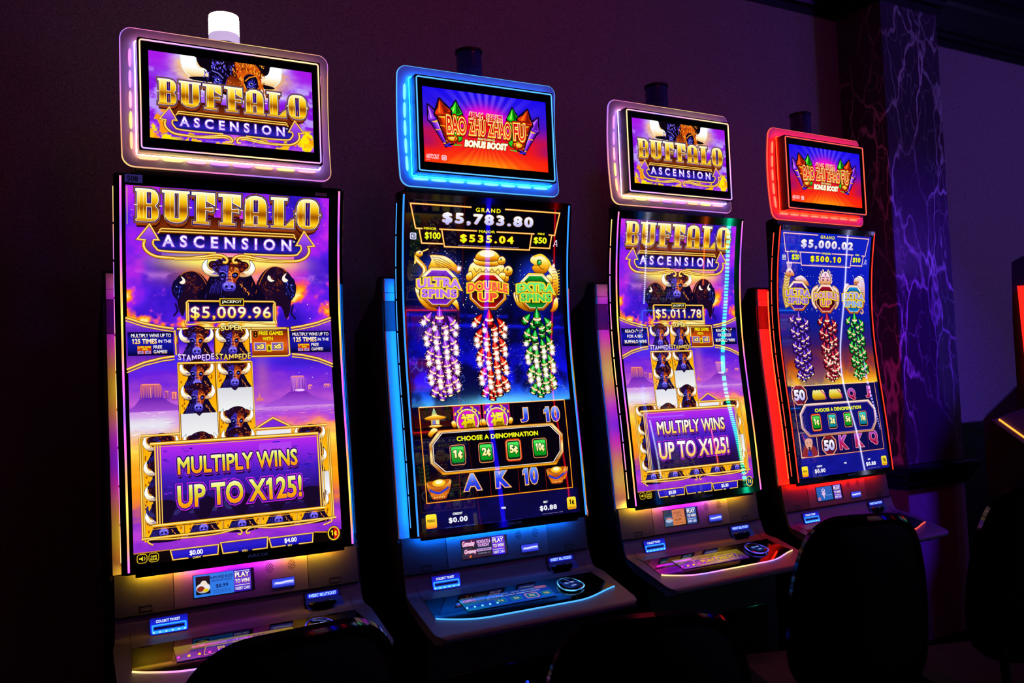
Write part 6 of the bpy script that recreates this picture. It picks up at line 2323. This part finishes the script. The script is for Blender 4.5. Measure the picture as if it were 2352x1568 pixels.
# ---------------------------------------------------------------- stools
def make_chair(x, y, rz, top, label, wide=.94):
    t = empty('casino_chair', x, y, rz)
    tag(t, label, 'chair', 'black casino chairs in front of the machines')
    dz = top - 1.09
    half = [(0, 1.092), (.09, 1.09), (.13, 1.082), (.165, 1.062), (.192, 1.03), (.212, .98), (.232, .9), (.243, .8), (.243, .70), (.225, .64), (.17, .605), (.08, .595), (0, .593)]
    half = [(a * wide, b) for a, b in half]
    out = smooth([(a, b + dz) for a, b in half] + [(-a, b + dz) for a, b in half[-2:0:-1]], 3)

    def by(u, z):
        return -.20 - .10 * (z - .6 - dz) + .9 * u * u

    def ring(k, dy):
        c = .84 + dz
        return [(a * k, by(a * k, c + (b - c) * k) + dy, c + (b - c) * k) for a, b in out]
    back = MB().loft([ring(.05, -.012), ring(.6, -.012), ring(.92, -.010), ring(.975, .0), ring(.975, .03), ring(.9, .055), ring(.5, .06), ring(.05, .06)]).build('backrest', M['chair_shell'], t, smooth=True)
    fr = ring(1.0, .012)
    MB().tube(fr, .0155, 8, closed=True, flat=1.5).build('back_frame', M['chair_frame'], t, smooth=True)
    o2 = rrect(-.25, .25, -.2, .27, .09, 6)
    MB().loft([[(a, b, .47) for a, b in o2], [(a * 1.02, b * 1.02, .49) for a, b in o2], [(a * 1.02, b * 1.02, .55) for a, b in o2], [(a * .92, b * .92, .575) for a, b in o2], [(a * .4, b * .4, .58) for a, b in o2]]).build('seat', M['chair_shell'], t, smooth=True)
    for s in (-1, 1):
        MB().tube([(s * .17, -.12, .46), (s * .17, -.20, .47), (s * .17, -.205, .56), (s * .16, by(.16, .66), .66 + dz)], .014, 8).build('back_support', M['chair_frame'], t, smooth=True)
    MB().lathe([(.035, FL + .03), (.035, .47)], 0, 0, 16).build('pedestal', M['chair_frame'], t, smooth=True)
    MB().lathe([(.24, FL), (.24, FL + .012), (.12, FL + .03), (.04, FL + .05)], 0, 0, 32).build('foot_plate', M['chair_frame'], t, smooth=True)
    return t


make_chair(-.145, -.86, .10, 1.085, 'black chair with rounded back in front of the leftmost machine')
make_chair(.66, -1.02, -.35, 1.03, 'black chair with low curved back in front of the blue lit machine')
make_chair(1.665, -.74, -.36, 1.09, 'black chair with rounded back hiding the console of the red lit machine', .84)
make_chair(2.15, -1.0, -.30, 1.165, 'black chair cut off by the right edge of the picture')


# ---------------------------------------------------------------- machines across the aisle, seen only as reflections in the screens
def copy_tree(o, parent=None):
    c = o.copy()
    C.objects.link(c)
    if parent:
        c.parent = parent
    for ch in o.children:
        copy_tree(ch, c)
    return c


for src, x, y, lab in ((3, 2.80, -5.30, 'red lit slot machine across the aisle mirrored faintly in the blue lit machine'),
                       (1, 6.20, -5.35, 'blue lit slot machine across the aisle mirrored in the bison machine by the red one'),
                       (1, 8.95, -5.35, 'blue lit slot machine across the aisle mirrored in the red lit machine')):
    c = copy_tree(machines[src])
    c.location = (x * K, y * K, 0)
    c.rotation_euler = (0, 0, PI)
    c['label'] = lab
    c['group'] = 'slot machines across the aisle'


def light_bar(x, col, strength, wd, dash, z0, z1, label):
    t = empty('light_bar', x, -5.0)
    tag(t, label, 'light bar', 'light bars across the aisle')
    MB().box(-wd - .012, wd + .012, -.05, -.004, FL, z1 + .03, .003).build('post', M['plastic'], t)
    MB().box(-.10, .10, -.12, .04, FL, FL + .03, .004).build('foot', M['plastic'], t)
    mb = MB()
    if dash:
        z = z0
        while z < z1:
            mb.box(-wd, wd, -.006, .0, z, z + dash * .6)
            z += dash
    else:
        mb.box(-wd, wd, -.006, .0, z0, z1)
    mb.c = [lin(col)] * len(mb.v)
    m = glow('bar_light_' + col[1:], strength)
    mb.build('led_strip', m, t, tint=True)


light_bar(3.25, '#1408ff', 16, .022, 0, 1.0, 2.75, 'blue vertical light bar mirrored down the middle of the blue lit machine')
light_bar(4.02, '#ff0818', 14, .006, 0, 1.0, 2.7, 'thin red vertical light bar mirrored at the right of the blue lit machine')
light_bar(5.62, '#d8e0ff', 24, .008, .022, 1.2, 2.15, 'fine white dashed light bar mirrored in the second bison machine')
light_bar(6.50, '#ff6010', 22, .007, 0, 1.3, 1.95, 'thin orange light bar mirrored in the second bison machine')
light_bar(6.88, '#10ffb8', 30, .028, .036, 1.0, 2.7, 'teal dashed light bar mirrored down the second bison machine')
light_bar(9.77, '#c8c8ff', 22, .010, 0, 1.0, 2.75, 'white vertical light bar mirrored down the red lit machine')
light_bar(10.33, '#9890ff', 24, .022, .06, 1.0, 2.7, 'pale blue dashed light bar mirrored at the right of the red lit machine')
